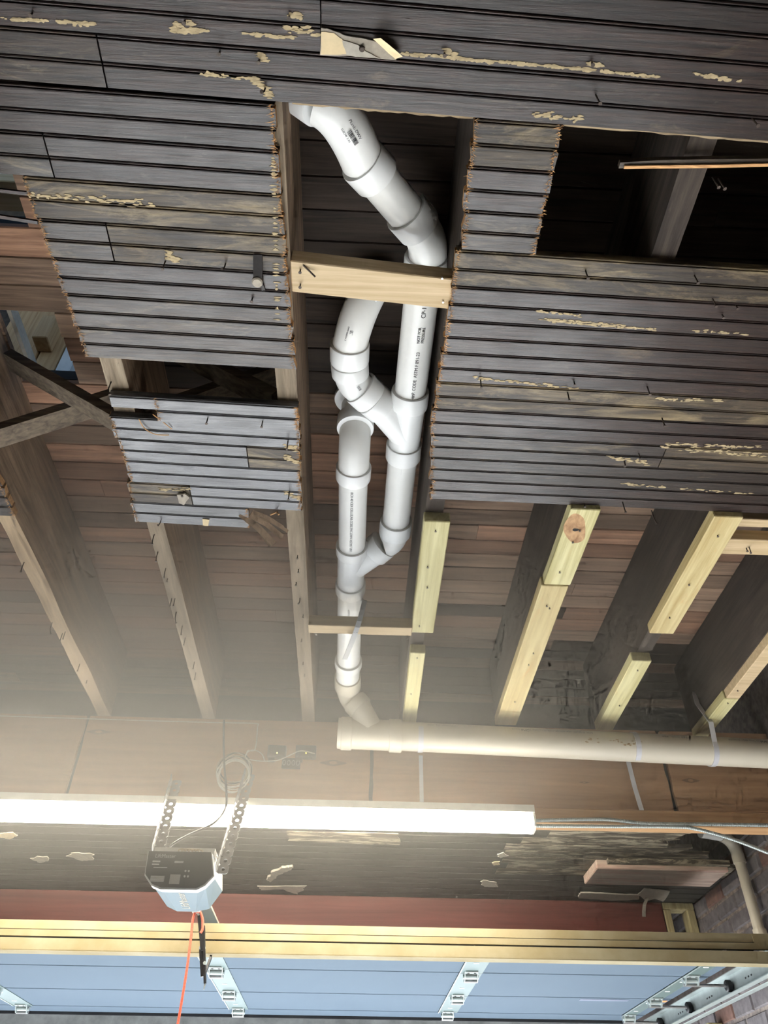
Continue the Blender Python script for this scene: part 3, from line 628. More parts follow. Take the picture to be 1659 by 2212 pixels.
# left lower run
K6 = PP(766, 958, 3.172)
E6 = arc(K6+V((0, -.012, .10)), K6+V((0, -.004, 0)), PP(764, 1012, 3.180), 14)
pipe(E6, RF, 'pvc', 'elbow')
pipe([K6+V((0, -.012, .09)), K6+V((0, -.014, .19))], R3, 'pvc')
hub(K6+V((0, -.010, .050)), K6+V((0, -.012, .098)), rh=.0545)
hub(K6+V((-.004, -.036, .150)), K6+V((-.004, -.037, .170)), rh=.062, name='floor_flange')
hub(PP(764, 1007, 3.180), PP(763, 1032, 3.178))
pipeL = pipe([PP(763.5, 1020, 3.179), PP(760, 1185, 3.163)])
hub(PP(760, 1177, 3.164), PP(759.8, 1194, 3.163)); hub(PP(757.3, 1258, 3.157), PP(756.7, 1276, 3.156))
wy = MB().tube([PP(760, 1185, 3.163), PP(757, 1266, 3.157)], RF, 32); wy.tube([PP(815, 1188, 3.186), PP(765, 1222, 3.162)], RF, 32)
wy.build('wye', 'pvc_clean', dr, True, 50)
hub(PP(828, 1176, 3.192), PP(807, 1193, 3.182))
pipeL2 = pipe([PP(757, 1268, 3.157), PP(752.7, 1432, 3.110)])
hub(PP(752.7, 1425, 3.112), PP(752.5, 1437, 3.110), 'pvc')
pipe([PP(752.5, 1432, 3.11), PP(751, 1468, 3.102)], .0465)
hub(PP(751, 1461, 3.103), PP(751, 1483, 3.098), 'pvc_warm')
E7 = arc(PP(751, 1480, 3.098), PP(752, 1506, 3.088), PP(766, 1517, 3.060), 8)
pipe(E7, RF, 'pvc_warm', 'elbow')
hub(PP(765, 1515, 3.062), PP(780, 1531, 3.032), 'pvc_warm')
# horizontal main
YM = 2.9
def M(px, off=0): p = PY(px, 1580, YM); x = p.x; return V((x, YM, 2.9432-.0235*(x+.066)))
R4 = .0572
pipe([PP(776, 1526, 3.04), V((M(800).x, YM-.02, M(800).z+.02))], RF, 'pvc_warm', 'branch')
pipe([M(735), M(860)], .060, 'pvc_warm', 'tee_body')
hub2 = lambda a, b, r: MB().tube([M(a), M(a), M(a)+V((.003, 0, 0)), M(b)-V((.003, 0, 0)), M(b), M(b)], [.03, r-.002, r, r, r-.002, .05], 36).build('hub', 'pvc_warm', dr, True, 35)
hub2(737, 760, .0655); hub2(840, 867, .0655)
MB().tube([M(730), M(730), M(738)], [.02, .060, .062], 36).build('end_cap', 'pvc_warm', dr, True, 35)
main = pipe([M(865), V((1.776, YM, 2.9))], R4, 'pvc_warm')
# print on the pipes
def side_text(p, q, t, body, size, mat, par, off=.0, r=R3, flip=False):
    """lettering running along the pipe axis p->q at parameter t on the side turned to the camera"""
    p, q = V(p), V(q); ax = (q-p).normalized(); c = p.lerp(q, t); d = (CAM-c); d = (d-ax*d.dot(ax)).normalized()
    s = ax.cross(d).normalized(); n_ = (d*math.cos(off)+s*math.sin(off)).normalized(); x = -ax if flip else ax
    return text('lettering', body, size, c+n_*(r+.0004), x, n_.cross(x), mat, par)
side_text(rb, ra, .80, 'CP-119-F', .016, 'ink', pipeR, .25)
side_text(rb, ra, .585, 'NOT FOR\nPRESSURE', .011, 'ink', pipeR, .25)
side_text(rb, ra, .25, 'U.P. CODE  ASTM F 891-23', .013, 'ink', pipeR, .2)
side_text(rb, ra, .035, 'NSF-dwv', .011, 'ink', pipeR, .18)
la, lb_ = PP(763.5, 1034, 3.178), PP(760, 1177, 3.164)
side_text(la, lb_, .5, 'BCH 40 CEX CELLULAR CORE PVC-DWV ASTM F 891', .0115, 'ink', pipeL, .08)
side_text(PP(757, 1280, 3.155), PP(755, 1345, 3.13), .45, 'ASTM D 2665', .010, 'ink', pipeL2, .1)
side_text(W1b, PP(860, 1100, 3.21), .08, 'IPEX', .010, 'ink', pipeR2, .1)
for a_, b_2, tx in ((905, 1000, 'IPEX  3.5  DWV 4 IN'), (1010, 1360, 'ASTM D 1785 PVC-1120 SCH 40 NSF-PW ASTM D 2665'), (1385, 1500, 'IPEX   DWV 4 IN'), (1530, 1659, 'ASTM D 1785 PVC SCH 40')):
    p, q = M(a_), M(b_2); n_ = V((0, -.86, .5)).normalized(); c = (p+q)/2
    text('lettering', tx, .014, c+n_*(R4+.0005), V((1, 0, -.0235)), V((0, .5, .86)), 'ink_pale', main)
for px in (1128, 1628):
    p = M(px); n_ = V((0, -.90, .43)).normalized()
    text('lettering', 'PVC', .017, p+n_*(R4+.0006), V((1, 0, -.0235)), V((0, .43, .9)), 'ink', main)
def barcode(path_p, path_q, t, off, L, H, r, seed, par):
    p, q = V(path_p), V(path_q); ax = (q-p).normalized(); c = p.lerp(q, t); d = CAM-c; d = (d-ax*d.dot(ax)).normalized(); s = ax.cross(d).normalized()
    n_ = (d*math.cos(off)+s*math.sin(off)).normalized(); tn = n_.cross(ax); rr = random.Random(seed); mb = MB(); u = -L/2; o_ = c+n_*(r+.0008)
    while u < L/2:
        wv = rr.choice((.0005, .0005, .001, .0015)); a = o_+ax*u; b = o_+ax*(u+wv)
        mb.add([a-tn*H/2, b-tn*H/2, b+tn*H/2, a+tn*H/2], [(0, 1, 2, 3)]); u += wv+rr.choice((.0006, .001))
    mb.build('barcode', 'ink', par)
    return o_, ax, tn
o_, ax, tn = barcode(E1[5], E1[9], .3, -.05, .032, .010, RF+.002, 3, el1); text('lettering', 'Plumb DWV', .009, o_+tn*.012-ax*.01, ax, tn, 'ink', el1); text('lettering', 'ELBOW 3 IN', .006, o_-tn*.010-ax*.012, ax, tn, 'ink', el1)
o_, ax, tn = barcode(E4[7], E4[11], .3, .1, .026, .009, RF+.002, 4, el4); text('lettering', 'DWV ELBOW 3', .006, o_-tn*.010, ax, tn, 'ink', el4)
o_, ax, tn = barcode(E5[2], E5[6], .3, 0, .014, .008, RF+.002, 5, el5)
gl = MB(); rr = random.Random(8)
for q in range(26):
    x = PY(rr.uniform(1255, 1375), 1600, YM).x; a_ = rr.uniform(-.35, .05); n_ = V((0, -math.cos(a_), math.sin(a_)-.0)); c = V((x, YM, 2.9432-.0235*(x+.066)))+n_*(R4+.0003)
    u_ = V((1, 0, 0)); v_ = n_.cross(u_); m_ = 7
    gl.add([c+u_*.008*math.cos(2*math.pi*i/m_)*rr.uniform(.3, 1)+v_*.004*math.sin(2*math.pi*i/m_)*rr.uniform(.3, 1)+n_*.0004 for i in range(m_)], [tuple(range(m_))])
go_ = gl.build('glue_stain', 'glue', main); go_['kind'] = 'stuff'

# hanger straps
def strap(label, px, arc0, arc1, tail, mat='strap_plastic', wd=.020, lead=()):
    c = M(px); t = thing('pipe_strap', label, 'strap', c, 'pipe hanger straps')
    ring = [c+V((0, math.cos(a), math.sin(a)))*(R4+.002) for a in [arc0+(arc1-arc0)*i/24 for i in range(25)]]
    MB().ribbon(list(lead)+ring+list(tail), V((1, 0, 0)), wd, .003).build('band', mat, t)
    return t
pi = math.pi
strap('thin clear strap around the horizontal pipe nearest its capped end', 907, pi*.9, pi*1.75, [])
tl = MB().ribbon([PY(909, 1632, 2.985), PY(910, 1680, 2.99), PY(911, 1732, 2.99)], V((1, 0, 0)), .016, .003)
tag(tl.build('loose_strap', 'strap_plastic'), 'loose strap end hanging straight below the horizontal pipe', 'strap', 'pipe hanger straps')
strap('pale strap around the horizontal pipe beside the brown glue stains', 1362, pi*.45, pi*1.45, [])
tl = MB().ribbon([PY(1357, 1645, 2.985), PY(1371, 1700, 2.99), PY(1386, 1750, 2.99)], V((1, 0, 0)), .018, .003)
tag(tl.build('loose_strap', 'strap_plastic'), 'loose perforated strap end slanting below the brown glue stains', 'strap', 'pipe hanger straps')
c = M(1522)
strap('grey perforated strap looping under the horizontal pipe up to the right joist', 1522, pi*.93, pi*1.8, [], 'strap_plastic', .02, lead=[PX(1500, 1494, 1.442), PX(1506, 1520, 1.43), c+V((.0, -.075, .09))])
t = thing('pipe_strap', 'dark grey perforated strap hung around the lower white pipe over the thin block', 'strap', PP(757, 1300, 3.1), 'pipe hanger straps')
c = PP(756.5, 1290, 3.15); pts = [c+V((math.cos(a), .18*math.sin(a)-.02, math.sin(a)))*(R3+.003)+V((0, .035*(math.cos(a)), 0)) for a in [pi*1.12-(pi*1.12)*i/16 for i in range(17)]]
MB().ribbon(pts, V((0, 1, 0)), .018, .003).build('loop', 'strap_plastic', t)
ta, tb = PP(786, 1290, 3.12), PP(745, 1424, 3.0)
tp = [pts[-1], PP(787, 1300, 3.09), PP(772, 1355, 2.99), PP(745, 1424, 2.985)]
MB().ribbon(smooth_path(tp, 5), V((1, .15, 0)), .017, .003).build('tail', 'strap_grey', t)
for q in range(5):
    for s in (-1, 1):
        f_ = q/5; x = 768-24*f_+s*3.2; y = 1366+50*f_; p = PZ(x, y, 2.985)-V((0, 0, .0012)); MB().tube([p, p-V((0, 0, .002))], .0018, 8).build('strap_hole', 'white_dot', t)

# ================================================================ BEAM, LIGHT, CONDUIT
YBM = 3.02
bm_ = thing('header_beam', 'wide brown plywood-faced beam across the garage behind the horizontal pipe', 'beam', (0, YBM, 2.695))
xs = [-2.99, -1.126, .071, 1.294, 1.775]
for a, b in zip(xs[:-1], xs[1:]):
    rr = random.Random(int(a*100)); g1 = [(a+.005+rr.uniform(0, .006), YBM, 2.697+.352*i/8) for i in range(9)]; g2 = [(b-.005-rr.uniform(0, .006), YBM, 2.697+.352*(8-i)/8) for i in range(9)]
    MB().prism(g1+g2, (0, .018, 0)).build('panel', 'beam_ply', bm_)
MB().box((-2.99, YBM+.019, 2.695), (1.775, YBM+.085, 3.049)).build('beam_core', 'flat_black', bm_)
def knot(px, py, a, b, par):
    c = PY(px, py, YBM-.0004); rr = random.Random(int(px)); mb = MB(); m_ = 22
    def ring(s, ex): return [c+V((a*s*math.cos(2*pi*i/m_)*(1+ex*abs(math.cos(2*pi*i/m_))**6), 0, b*s*math.sin(2*pi*i/m_))) for i in range(m_)]
    mb.prism(ring(1, .9), (0, .0003, 0)); mb.build('knot', 'soot_ring', par)
    mb = MB(); mb.prism([p-V((0, .0004, 0)) for p in ring(.55, 0)], (0, .0003, 0)); mb.build('knot_heart', 'beam_ply', par)
wood('soot_ring', (.19, .105, .055), (.25, .15, .085), rough=.6, bump=.1, grain=40, along=4, vary=0)
for px, py, a, b in ((213, 1581, .028, .011), (720, 1648, .030, .013), (1492, 1686, .020, .010), (1118, 1743, .016, .008), (1262, 1690, .012, .004), (633, 1738, .022, .010)): knot(px, py, a, b, bm_)
osb = MB().box((.712, 2.985, 2.634), (1.775, 3.06, 2.694)); tag(bevel(osb.build('wood_strip', 'orange_strip'), .003), 'orange-toned wood strip under the beam right of the light', 'wood strip')
# LED strip light
lt = thing('strip_light', 'long glowing white strip light under the beam', 'light', (-.5, 2.99, 2.6))
x0, x1 = -1.74, .706
MB().box((x0, 2.955, 2.665), (x1, 3.045, 2.693)).build('housing', 'lamp_housing', lt)
pr = [(2.962, 2.664), (2.955, 2.640), (2.962, 2.615), (2.98, 2.604), (3.02, 2.604), (3.038, 2.615), (3.045, 2.640), (3.038, 2.664)]
MB().prism([(x0+.008, a, b) for a, b in pr], (x1-x0-.016, 0, 0)).build('diffuser', 'led', lt, True)
for xa in (x0, x1-.008): MB().prism([(xa, (a-3)*1.06+3, (b-2.64)*1.04+2.64) for a, b in pr], (.008, 0, 0)).build('end_cap', 'lamp_housing', lt)
def conduit(path, label):
    P = smooth_path(path, 20); L = [0]
    for a, b in zip(P[:-1], P[1:]): L.append(L[-1]+(b-a).length)
    n = int(L[-1]/.0024); Q = []; j = 0
    for i in range(n+1):
        s = L[-1]*i/n
        while j < len(L)-2 and L[j+1] < s: j += 1
        Q.append(P[j].lerp(P[j+1], (s-L[j])/max(1e-6, L[j+1]-L[j])))
    mb = MB().tube(Q, [(.0078 if i % 3 == 0 else .0062) for i in range(n+1)], 10)
    return tag(mb.build('metal_conduit', 'galv', None, True, 80), label, 'conduit', 'flexible metal conduits')
conduit([PY(1146, 1773, 2.974), PY(1300, 1770, 2.972), PY(1400, 1779, 2.972), PY(1560, 1781, 2.974), PY(1700, 1783, 2.974)], 'upper ribbed metal conduit running right from the strip light')
conduit([PY(1146, 1784, 2.974), PY(1300, 1785, 2.974), PY(1450, 1786, 2.974), PY(1500, 1790, 2.975), PY(1580, 1812, 2.99), PY(1659, 1842, 3.01), PY(1690, 1856, 3.02)], 'lower ribbed metal conduit dipping away towards the brick wall')
# wires on the beam
def wire(path, r, mat, name, label, cat='cable', n=8):
    return tag(MB().tube(smooth_path(path, n), r, 8).build(name, mat, None, True, 80), label, cat)
wire([PY(-40, 1545, 3.012), PY(200, 1553, 3.013), PY(400, 1559, 3.013), PY(480, 1561, 3.013), PY(552, 1563, 3.013), PY(556, 1572, 3.013), PY(551, 1618, 3.013), PY(535, 1622, 3.012), PY(532, 1640, 3.012)], .0022, 'cable_white', 'thin_wire', 'thin white wire stapled along the top of the brown beam')
wire([PY(484, 1556, 3.0), PY(483, 1600, 2.985), PY(485, 1660, 2.97), PY(489, 1710, 2.945), PY(487, 1745, 2.93), PY(462, 1778, 2.90), PY(405, 1805, 2.86), PY(372, 1825, 2.83), PY(360, 1842, 2.80)], .0042, 'cable_black', 'power_cord', 'black power cord dropping from the joists to the door opener')
co = thing('wire_coil', 'coil of thin pale and dark wire hung on the brown beam', 'wire coil', PY(505, 1665, 3.0))
for q in range(14):
    rr = random.Random(q); c = PY(506+rr.uniform(-4, 4), 1658+q*1.5, 2.995-.0016*q); ra_, rb2 = .060+rr.uniform(-.006, .006), .062+rr.uniform(-.008, .006)
    P = [c+V((ra_*math.cos(a), .004*math.sin(3*a+q), rb2*math.sin(a))) for a in [2*pi*i/28 for i in range(29)]]
    MB().tube(P, .0026, 6).build('wire_loop', 'cable_white' if q > 7 else ('cable_brown' if q % 3 else 'cable_black'), co, True, 80)
MB().tube(smooth_path([PY(535, 1640, 2.99), PY(565, 1644, 2.99), PY(600, 1642, 2.985), PY(625, 1632, 2.98), PY(650, 1622, 2.975), PY(680, 1628, 2.975)], 6), .0022, 6).build('wire_end', 'cable_white', co, True, 80)
MB().tube(smooth_path([PY(540, 1648, 2.99), PY(530, 1632, 2.985), PY(545, 1620, 2.985), PY(565, 1628, 2.985), PY(572, 1645, 2.985)], 6), .0022, 6).build('wire_end', 'cable_white', co, True, 80)
for q, (a, b, lb) in enumerate((((580, 1612), (617, 1637), 'left black safety sensor with a lit dot on the beam'), ((640, 1612), (682, 1638), 'right black safety sensor with a lit dot and wire on the beam'))):
    p0, p1 = PY(*a, 3.0), PY(*b, 3.0)
    s_ = thing('safety_sensor', lb, 'sensor', ((p0.x+p1.x)/2, 3.0, p1.z), 'safety sensors on the beam')
    bevel(MB().box((p0.x, 2.985, p1.z), (p1.x, YBM-.001, p0.z)).build('sensor_box', 'black_plastic', s_), .003)
    d_ = PY((a[0]+b[0])/2, (a[1]+b[1])/2+2, 2.984); MB().tube([d_, d_-V((0, .002, 0))], .0025, 10).build('indicator_light', 'led_dot', s_)
    MB().box((p0.x+.005, 3.0, p1.z-.012), (p0.x+.03, YBM-.001, p1.z)).build('mounting_clip', 'steel_black', s_)
sb = thing('sensor_bracket', 'dark metal sensor bracket between the two black sensors', 'bracket', PY(628, 1655, 3.0))
p0, p1 = PY(610, 1638, 3.01), PY(648, 1660, 3.01)
MB().box((p0.x, 3.006, p1.z), (p1.x, YBM-.001, p0.z)).build('plate', 'steel_black', sb)
for q in range(4): c = V((p0.x+(p1.x-p0.x)*(q+.5)/4, 3.005, (p0.z+p1.z)/2)); MB().tube([c+V((.006*math.cos(a), -.001, .010*math.sin(a))) for a in [2*pi*i/12 for i in range(13)]], .0016, 5).build('wire_guide', 'galv_dark', sb)

# ================================================================ DOOR OPENER
op = thing('door_opener', 'black and white garage door opener hanging on two perforated metal brackets', 'door opener', (-.575, 2.87, 2.31))
fr_ = [(-.692, 2.424), (-.480, 2.424), (-.462, 2.352), (-.487, 2.322), (-.512, 2.309), (-.628, 2.309), (-.660, 2.320), (-.688, 2.350)]
MB().prism([(a, 2.75, b) for a, b in fr_], (0, .006, 0)).build('back_panel', 'black_plastic', op)
MB().prism([((a+.575)*1.03-.575, 2.756, (b-2.424)*1.04+2.424) for a, b in fr_], (0, .03, 0)).build('rear_rim', 'grey_plastic', op)
s1 = [((a+.575)*1.0-.575, 2.786, b) for a, b in fr_]; s2 = [(-.690, 3.0, 2.424), (-.470, 3.0, 2.424), (-.462, 3.0, 2.37), (-.500, 3.0, 2.31), (-.545, 3.0, 2.300), (-.612, 3.0, 2.300), (-.650, 3.0, 2.315), (-.686, 3.0, 2.37)]
bd = MB(); bd.add(s1+s2, [(i, (i+1) % 8, 8+(i+1) % 8, 8+i) for i in range(8)]+[tuple(range(8)), tuple(range(8, 16))])
bd.m = [0, 0, 1, 1, 1, 1, 1, 0, 0, 0]; bd.build('housing', ['grey_plastic', 'lens_plastic'], op)
MB().box((-.683, 2.79, 2.424), (-.475, 2.99, 2.45)).build('top_cover', 'grey_plastic', op)
text('lettering', 'LiftMaster', .017, (-.632, 2.7494, 2.408), (1, 0, 0), (0, 0, 1), 'label_grey', op)
text('lettering', 'LiftMaster', .040, (-.572, 2.885, 2.3040), (0, -1, .042), (-1, 0, 0), 'plaster_white', op)
for a, b, c_, d_ in ((-.672, 2.393, .026, .005), (-.672, 2.383, .024, .004), (-.598, 2.393, .030, .006), (-.665, 2.372, .046, .002), (-.668, 2.345, .046, .018), (-.604, 2.350, .034, .030)):
    MB().box((a, 2.7488, b-d_), (a+c_, 2.7502, b)).build('label', 'label_grey' if d_ < .01 else 'ink_pale', op)
for q in range(4): MB().box((-.668, 2.7480, 2.342-q*.0045), (-.625, 2.7490, 2.3405-q*.0045)).build('label_line', 'label_grey', op)
for c in ((-.556, 2.362), (-.545, 2.362), (-.556, 2.345), (-.545, 2.345)): MB().tube([(c[0], 2.7488, c[1]), (c[0], 2.7502, c[1])], .0035, 10).build('button', 'label_grey', op)
for q in range(6):
    rr = random.Random(q+40); c = V((-.585+.012*q, 2.775, 2.432)); MB().tube([c+V((.012*math.cos(a), .006*math.sin(a*2), .008*math.sin(a))) for a in [2*pi*i/12 for i in range(13)]], .0022, 5).build('wire_knot', 'cable_brown', op)
# rail from the opener toward the front
MB().box((-.590, 3.0, 2.385), (-.572, 4.18, 2.43)).build('rail', 'steel_warm_lit', op); MB().box((-.602, 3.0, 2.378), (-.535, 4.18, 2.387)).build('rail_flange', 'pvc_warm', op)
MB().tube([V((-.556+.003*(i % 2), 3.0+.006*i, 2.40)) for i in range(190)], [(.006 if i % 2 else .0035) for i in range(190)], 6).build('drive_chain', 'galv_dark', op)
def perforated(p, q, label, wd=.038):
    p, q = V(p), V(q); d = (q-p).normalized(); L = (q-p).length; t = thing('hanger_bracket', label, 'bracket', q, 'perforated opener brackets')
    for nm, sdir in (('face_leg', V((1, 0, 0))), ('side_leg', V((0, -1, .45)))):
        s = (sdir-d*sdir.dot(d)).normalized(); mb = MB(); n = int(L/.036); st_ = L/n
        for i in range(n):
            c = p+d*(st_*(i+.5))+s*(wd/2); m_ = 16; sq = []; ci = []
            for k in range(m_):
                a = 2*pi*(k+.5)/m_; ca, sa = math.cos(a), math.sin(a); f_ = 1/max(abs(ca), abs(sa))
                sq.append(c+d*(ca*f_*st_/2)+s*(sa*f_*wd/2)); ci.append(c+d*(ca*(.0068 if nm == 'face_leg' else .009))+s*(sa*(.0068 if nm == 'face_leg' else .004)))
            mb.add(sq+ci, [(k, (k+1) % m_, m_+(k+1) % m_, m_+k) for k in range(m_)])
        o = mb.build(nm, 'galv_dark', t); so_ = o.modifiers.new('solid', 'SOLIDIFY'); so_.thickness = .0022; so_.offset = 0
    return t
perforated(PY(372, 1686, 3.005), (-.697, 2.83, 2.44), 'perforated metal bracket holding the left side of the opener')
perforated(PY(531, 1672, 3.005), (-.463, 2.815, 2.375), 'perforated metal bracket holding the right side of the opener')
wire([PY(534, 1690, 2.99), PY(505, 1775, 2.93), PY(475, 1850, 2.85), (-.466, 2.80, 2.425)], .0022, 'cable_brown', 'bell_wire', 'pale thin wire running down the right bracket to the opener')
# door arm and release rope
ar = thing('door_linkage', 'black jointed linkage hanging in front of the door edge', 'linkage', (-.54, 3.2, 2.3))
MB().box((-.585, 3.12, 2.333), (-.555, 3.16, 2.378)).build('trolley', 'grey_plastic', ar)
q0, q1, q2_, q3 = PY(430, 1978, 3.16), PY(437, 2055, 3.18), PY(443, 2125, 3.19), PY(440, 2138, 3.19)
MB().bar(q0, q1, .010, .022, (0, 1, 0)).build('upper_bar', 'steel_black', ar); MB().bar(PY(434, 2048, 3.19), PY(438, 2110, 3.195), .012, .022, (0, 1, 0)).build('middle_bar', 'steel_black', ar); MB().bar(PY(440, 2000, 3.175), q2_, .008, .022, (0, 1, 0)).build('lower_bar', 'steel_black', ar)
MB().bar(PY(442, 2105, 3.2), PY(456, 2066, 3.24), .008, .014, (0, 1, 0)).build('link_bar', 'steel_black', ar)
for x, y in ((433, 2047), (440, 2047), (442, 2080)): c = PY(x, y, 3.172); MB().tube([c, c+V((0, .012, 0))], .006, 8).build('bolt', 'galv', ar)
MB().tube([q2_, q3], [.004, .0015], 6).build('pin', 'galv', ar)
rp = thing('release_rope', 'red emergency release rope hanging in front of the garage door', 'rope', PY(425, 1968, 3.15))
MB().tube(smooth_path([PY(429, 1967, 3.148), PY(421, 1972, 3.146), PY(416, 1990, 3.146), PY(412, 2030, 3.146), PY(402, 2105, 3.146), PY(388, 2190, 3.146), PY(376, 2260, 3.146), PY(372, 2330, 3.146)], 10), .0045, 8).build('rope_cord', 'rope_red', rp, True, 80)
MB().tube(smooth_path([PY(428, 1966, 3.147), PY(434, 1974, 3.144), PY(438, 1990, 3.144), PY(437, 2008, 3.144), PY(433, 2015, 3.144)], 8), .0048, 8).build('rope_loop', 'rope_red', rp, True, 80)
c = PY(429, 1968, 3.147); MB().tube([c+V((-.008, 0, 0)), c+V((-.003, -.004, 0)), c+V((.008, 0, .002))], [.006, .009, .006], 8).build('rope_knot', 'rope_red', rp, True, 80)

# ================================================================ GARAGE DOOR (raised, lying flat) AND TRACK
ZD = 2.27
gd = thing('garage_door', 'raised white sectional garage door lying flat overhead with steel hinges', 'garage door', (-.58, 4.0, ZD), kind='thing')
SY = [3.25, 3.752, 4.255, 4.70, 4.87]
SXs = [-1.66, -.556, .53, 1.485]
for j, (a, b) in enumerate(zip(SY[:-1], SY[1:])):
    s_ = MB(); z = ZD
    pr = [(a+.002, z+.012), (a+.002, z+.048), (b-.002, z+.048), (b-.002, z+.012), (b-.008, z), (a+.008, z)]
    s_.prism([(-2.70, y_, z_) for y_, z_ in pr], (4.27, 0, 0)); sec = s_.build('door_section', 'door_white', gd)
    if j < 3:
        for q, X in enumerate(SXs):
            wv = .05 if q < 3 else .035
            MB().box((X-wv, a+.002, ZD-.003), (X+wv, b-.002, ZD)).build('stile', 'zinc_green', sec)
            MB().box((X-wv, a+.002, ZD-.006), (X-wv+.004, b-.002, ZD)).build('stile_lip', 'galv', sec)
            for dy in (.09, .30): MB().box((X-.012, a+dy, ZD-.0045), (X+.010, a+dy+.008, ZD-.003)).build('slot', 'white_dot', sec)
            hy = b
            h_ = MB(); h_.box((X-.026, hy-.055, ZD-.008), (X+.026, hy-.004, ZD-.003)); h_.box((X-.026, hy+.004, ZD-.008), (X+.026, hy+.045, ZD-.003))
            h_.tube([(X-.034, hy, ZD-.016), (X+.034, hy, ZD-.016)], .009, 10)
            for sx in (-1, 1): h_.prism([(X+sx*.026, hy-.035, ZD-.003), (X+sx*.026, hy+.03, ZD-.003), (X+sx*.026, hy+.022, ZD-.034), (X+sx*.026, hy-.01, ZD-.034)], (sx*.003, 0, 0))
            h_.build('hinge', 'galv', sec, True, 30)
            h2 = MB(); h2.tube([(X-.030, hy+.012, ZD-.030), (X+.030, hy+.012, ZD-.030)], .0065, 10); h2.build('hinge_pin', 'galv_dark', sec, True, 30)
            for dx in (-.014, .014): c = V((X+dx, hy-.035, ZD-.008)); MB().tube([c, c-V((0, 0, .004))], .005, 6).build('bolt', 'galv_dark', sec)
            if q == 3:
                MB().tube([(X, hy+.012, ZD-.030), (1.655, hy+.012, ZD-.030)], .006, 8).build('roller_stem', 'galv_dark', sec, True, 30)
                MB().tube([(1.638, hy+.012, ZD-.030), (1.642, hy+.012, ZD-.030), (1.660, hy+.012, ZD-.030), (1.664, hy+.012, ZD-.030)], [.018, .023, .023, .018], 18).build('roller', 'steel_black', sec, True, 30)
# leading edge and reinforcing strut
MB().prism([(-2.70, y_, z_) for y_, z_ in ((3.243, ZD+.052), (3.243, ZD+.022), (3.249, ZD+.022), (3.249, ZD+.052))], (4.27, 0, 0)).build('top_rail', 'steel_warm_lit', gd)
MB().prism([(-2.70, y_, z_) for y_, z_ in ((3.236, ZD+.018), (3.236, ZD-.004), (3.249, ZD-.004), (3.249, ZD+.018))], (4.36, 0, 0)).build('top_lip', 'steel_warm_lit', gd)
st2 = MB().prism([(-2.70, y_, z_) for y_, z_ in ((3.225, ZD-.016), (3.218, ZD-.05), (3.222, ZD-.052), (3.285, ZD-.052), (3.29, ZD-.05), (3.283, ZD-.016), (3.31, ZD-.001), (3.20, ZD-.001))], (4.36, 0, 0))
st2 = MB(); 
st2.prism([(-2.70, 3.226, ZD-.052), (-2.70, 3.229, ZD-.052), (-2.70, 3.229, ZD-.012), (-2.70, 3.226, ZD-.012)], (4.36, 0, 0)); st2.prism([(-2.70, 3.226, ZD-.054), (-2.70, 3.285, ZD-.054), (-2.70, 3.285, ZD-.051), (-2.70, 3.226, ZD-.051)], (4.36, 0, 0)); st2.prism([(-2.70, 3.282, ZD-.052), (-2.70, 3.285, ZD-.052), (-2.70, 3.285, ZD-.001), (-2.70, 3.282, ZD-.001)], (4.36, 0, 0))
st2.build('strut', 'steel_warm_lit', gd)
MB().box((1.565, 3.24, ZD-.004), (1.66, 3.252, ZD+.052)).build('top_rail_end', 'steel_warm_lit', gd)
MB().box((-2.70, 4.872, ZD-.012), (1.57, 4.885, ZD+.05)).build('bottom_seal', 'black_plastic', gd)
p = PZ(1425, 2164, ZD-.0005); MB().box((p.x-.035, p.y-.03, ZD-.0012), (p.x+.03, p.y+.01, ZD)).build('warning_label', 'orange_print', gd)
p = PZ(1330, 2162, ZD-.0005); MB().box((p.x-.18, p.y-.03, ZD-.0010), (p.x+.06, p.y+.01, ZD)).build('printed_label', 'blue_print', gd)
for nm, sx, lb in (('door_track', 1, 'galvanized door track along the right brick wall'), ('door_track', -1, 'galvanized door track along the left wall')):
    t = thing(nm, lb, 'track', (1.66 if sx > 0 else -2.79, 4.0, ZD-.05), 'horizontal door tracks')
    X0 = 1.668 if sx > 0 else -2.798
    web = MB().box((X0, 3.1, ZD-.062), (X0+sx*.003, 4.93, ZD+.012)); web.build('web', 'galv', t)
    lipp = MB(); lipp.box((min(X0, X0-sx*.03), 3.1, ZD-.064), (max(X0, X0-sx*.03), 4.93, ZD-.061)); lipp.box((min(X0, X0-sx*.03), 3.1, ZD+.010), (max(X0, X0-sx*.03), 4.93, ZD+.013)); lipp.build('track_lip', 'galv', t)
    if sx > 0:
        MB().box((X0+.003, 3.1, ZD-.075), (X0+.032, 4.93, ZD-.072)).build('angle_flange', 'galv', t)
        for yy in (3.55, 4.0, 4.4):
            for q in range(3): MB().box((X0-.0012, yy+q*.03, ZD-.03), (X0, yy+q*.03+.012, ZD-.024)).build('slot', 'steel_black', t)
MB_ = MB().box((1.70, 3.28, 2.15), (1.775, 3.33, 2.26)); tag(bevel(MB_.build('wood_block', 'green_stud'), .002), 'small wood block on the brick wall beside the door edge', 'wood block')
for yy, lb in ((4.20, 'wood post against the brick wall below the door track'), (4.62, 'second wood post against the brick wall near the opening')):
    tag(bevel(MB().box((1.70, yy, 0), (1.768, yy+.085, 2.17)).build('wall_post', 'green_stud'), .003), lb, 'post', 'posts along the brick wall')

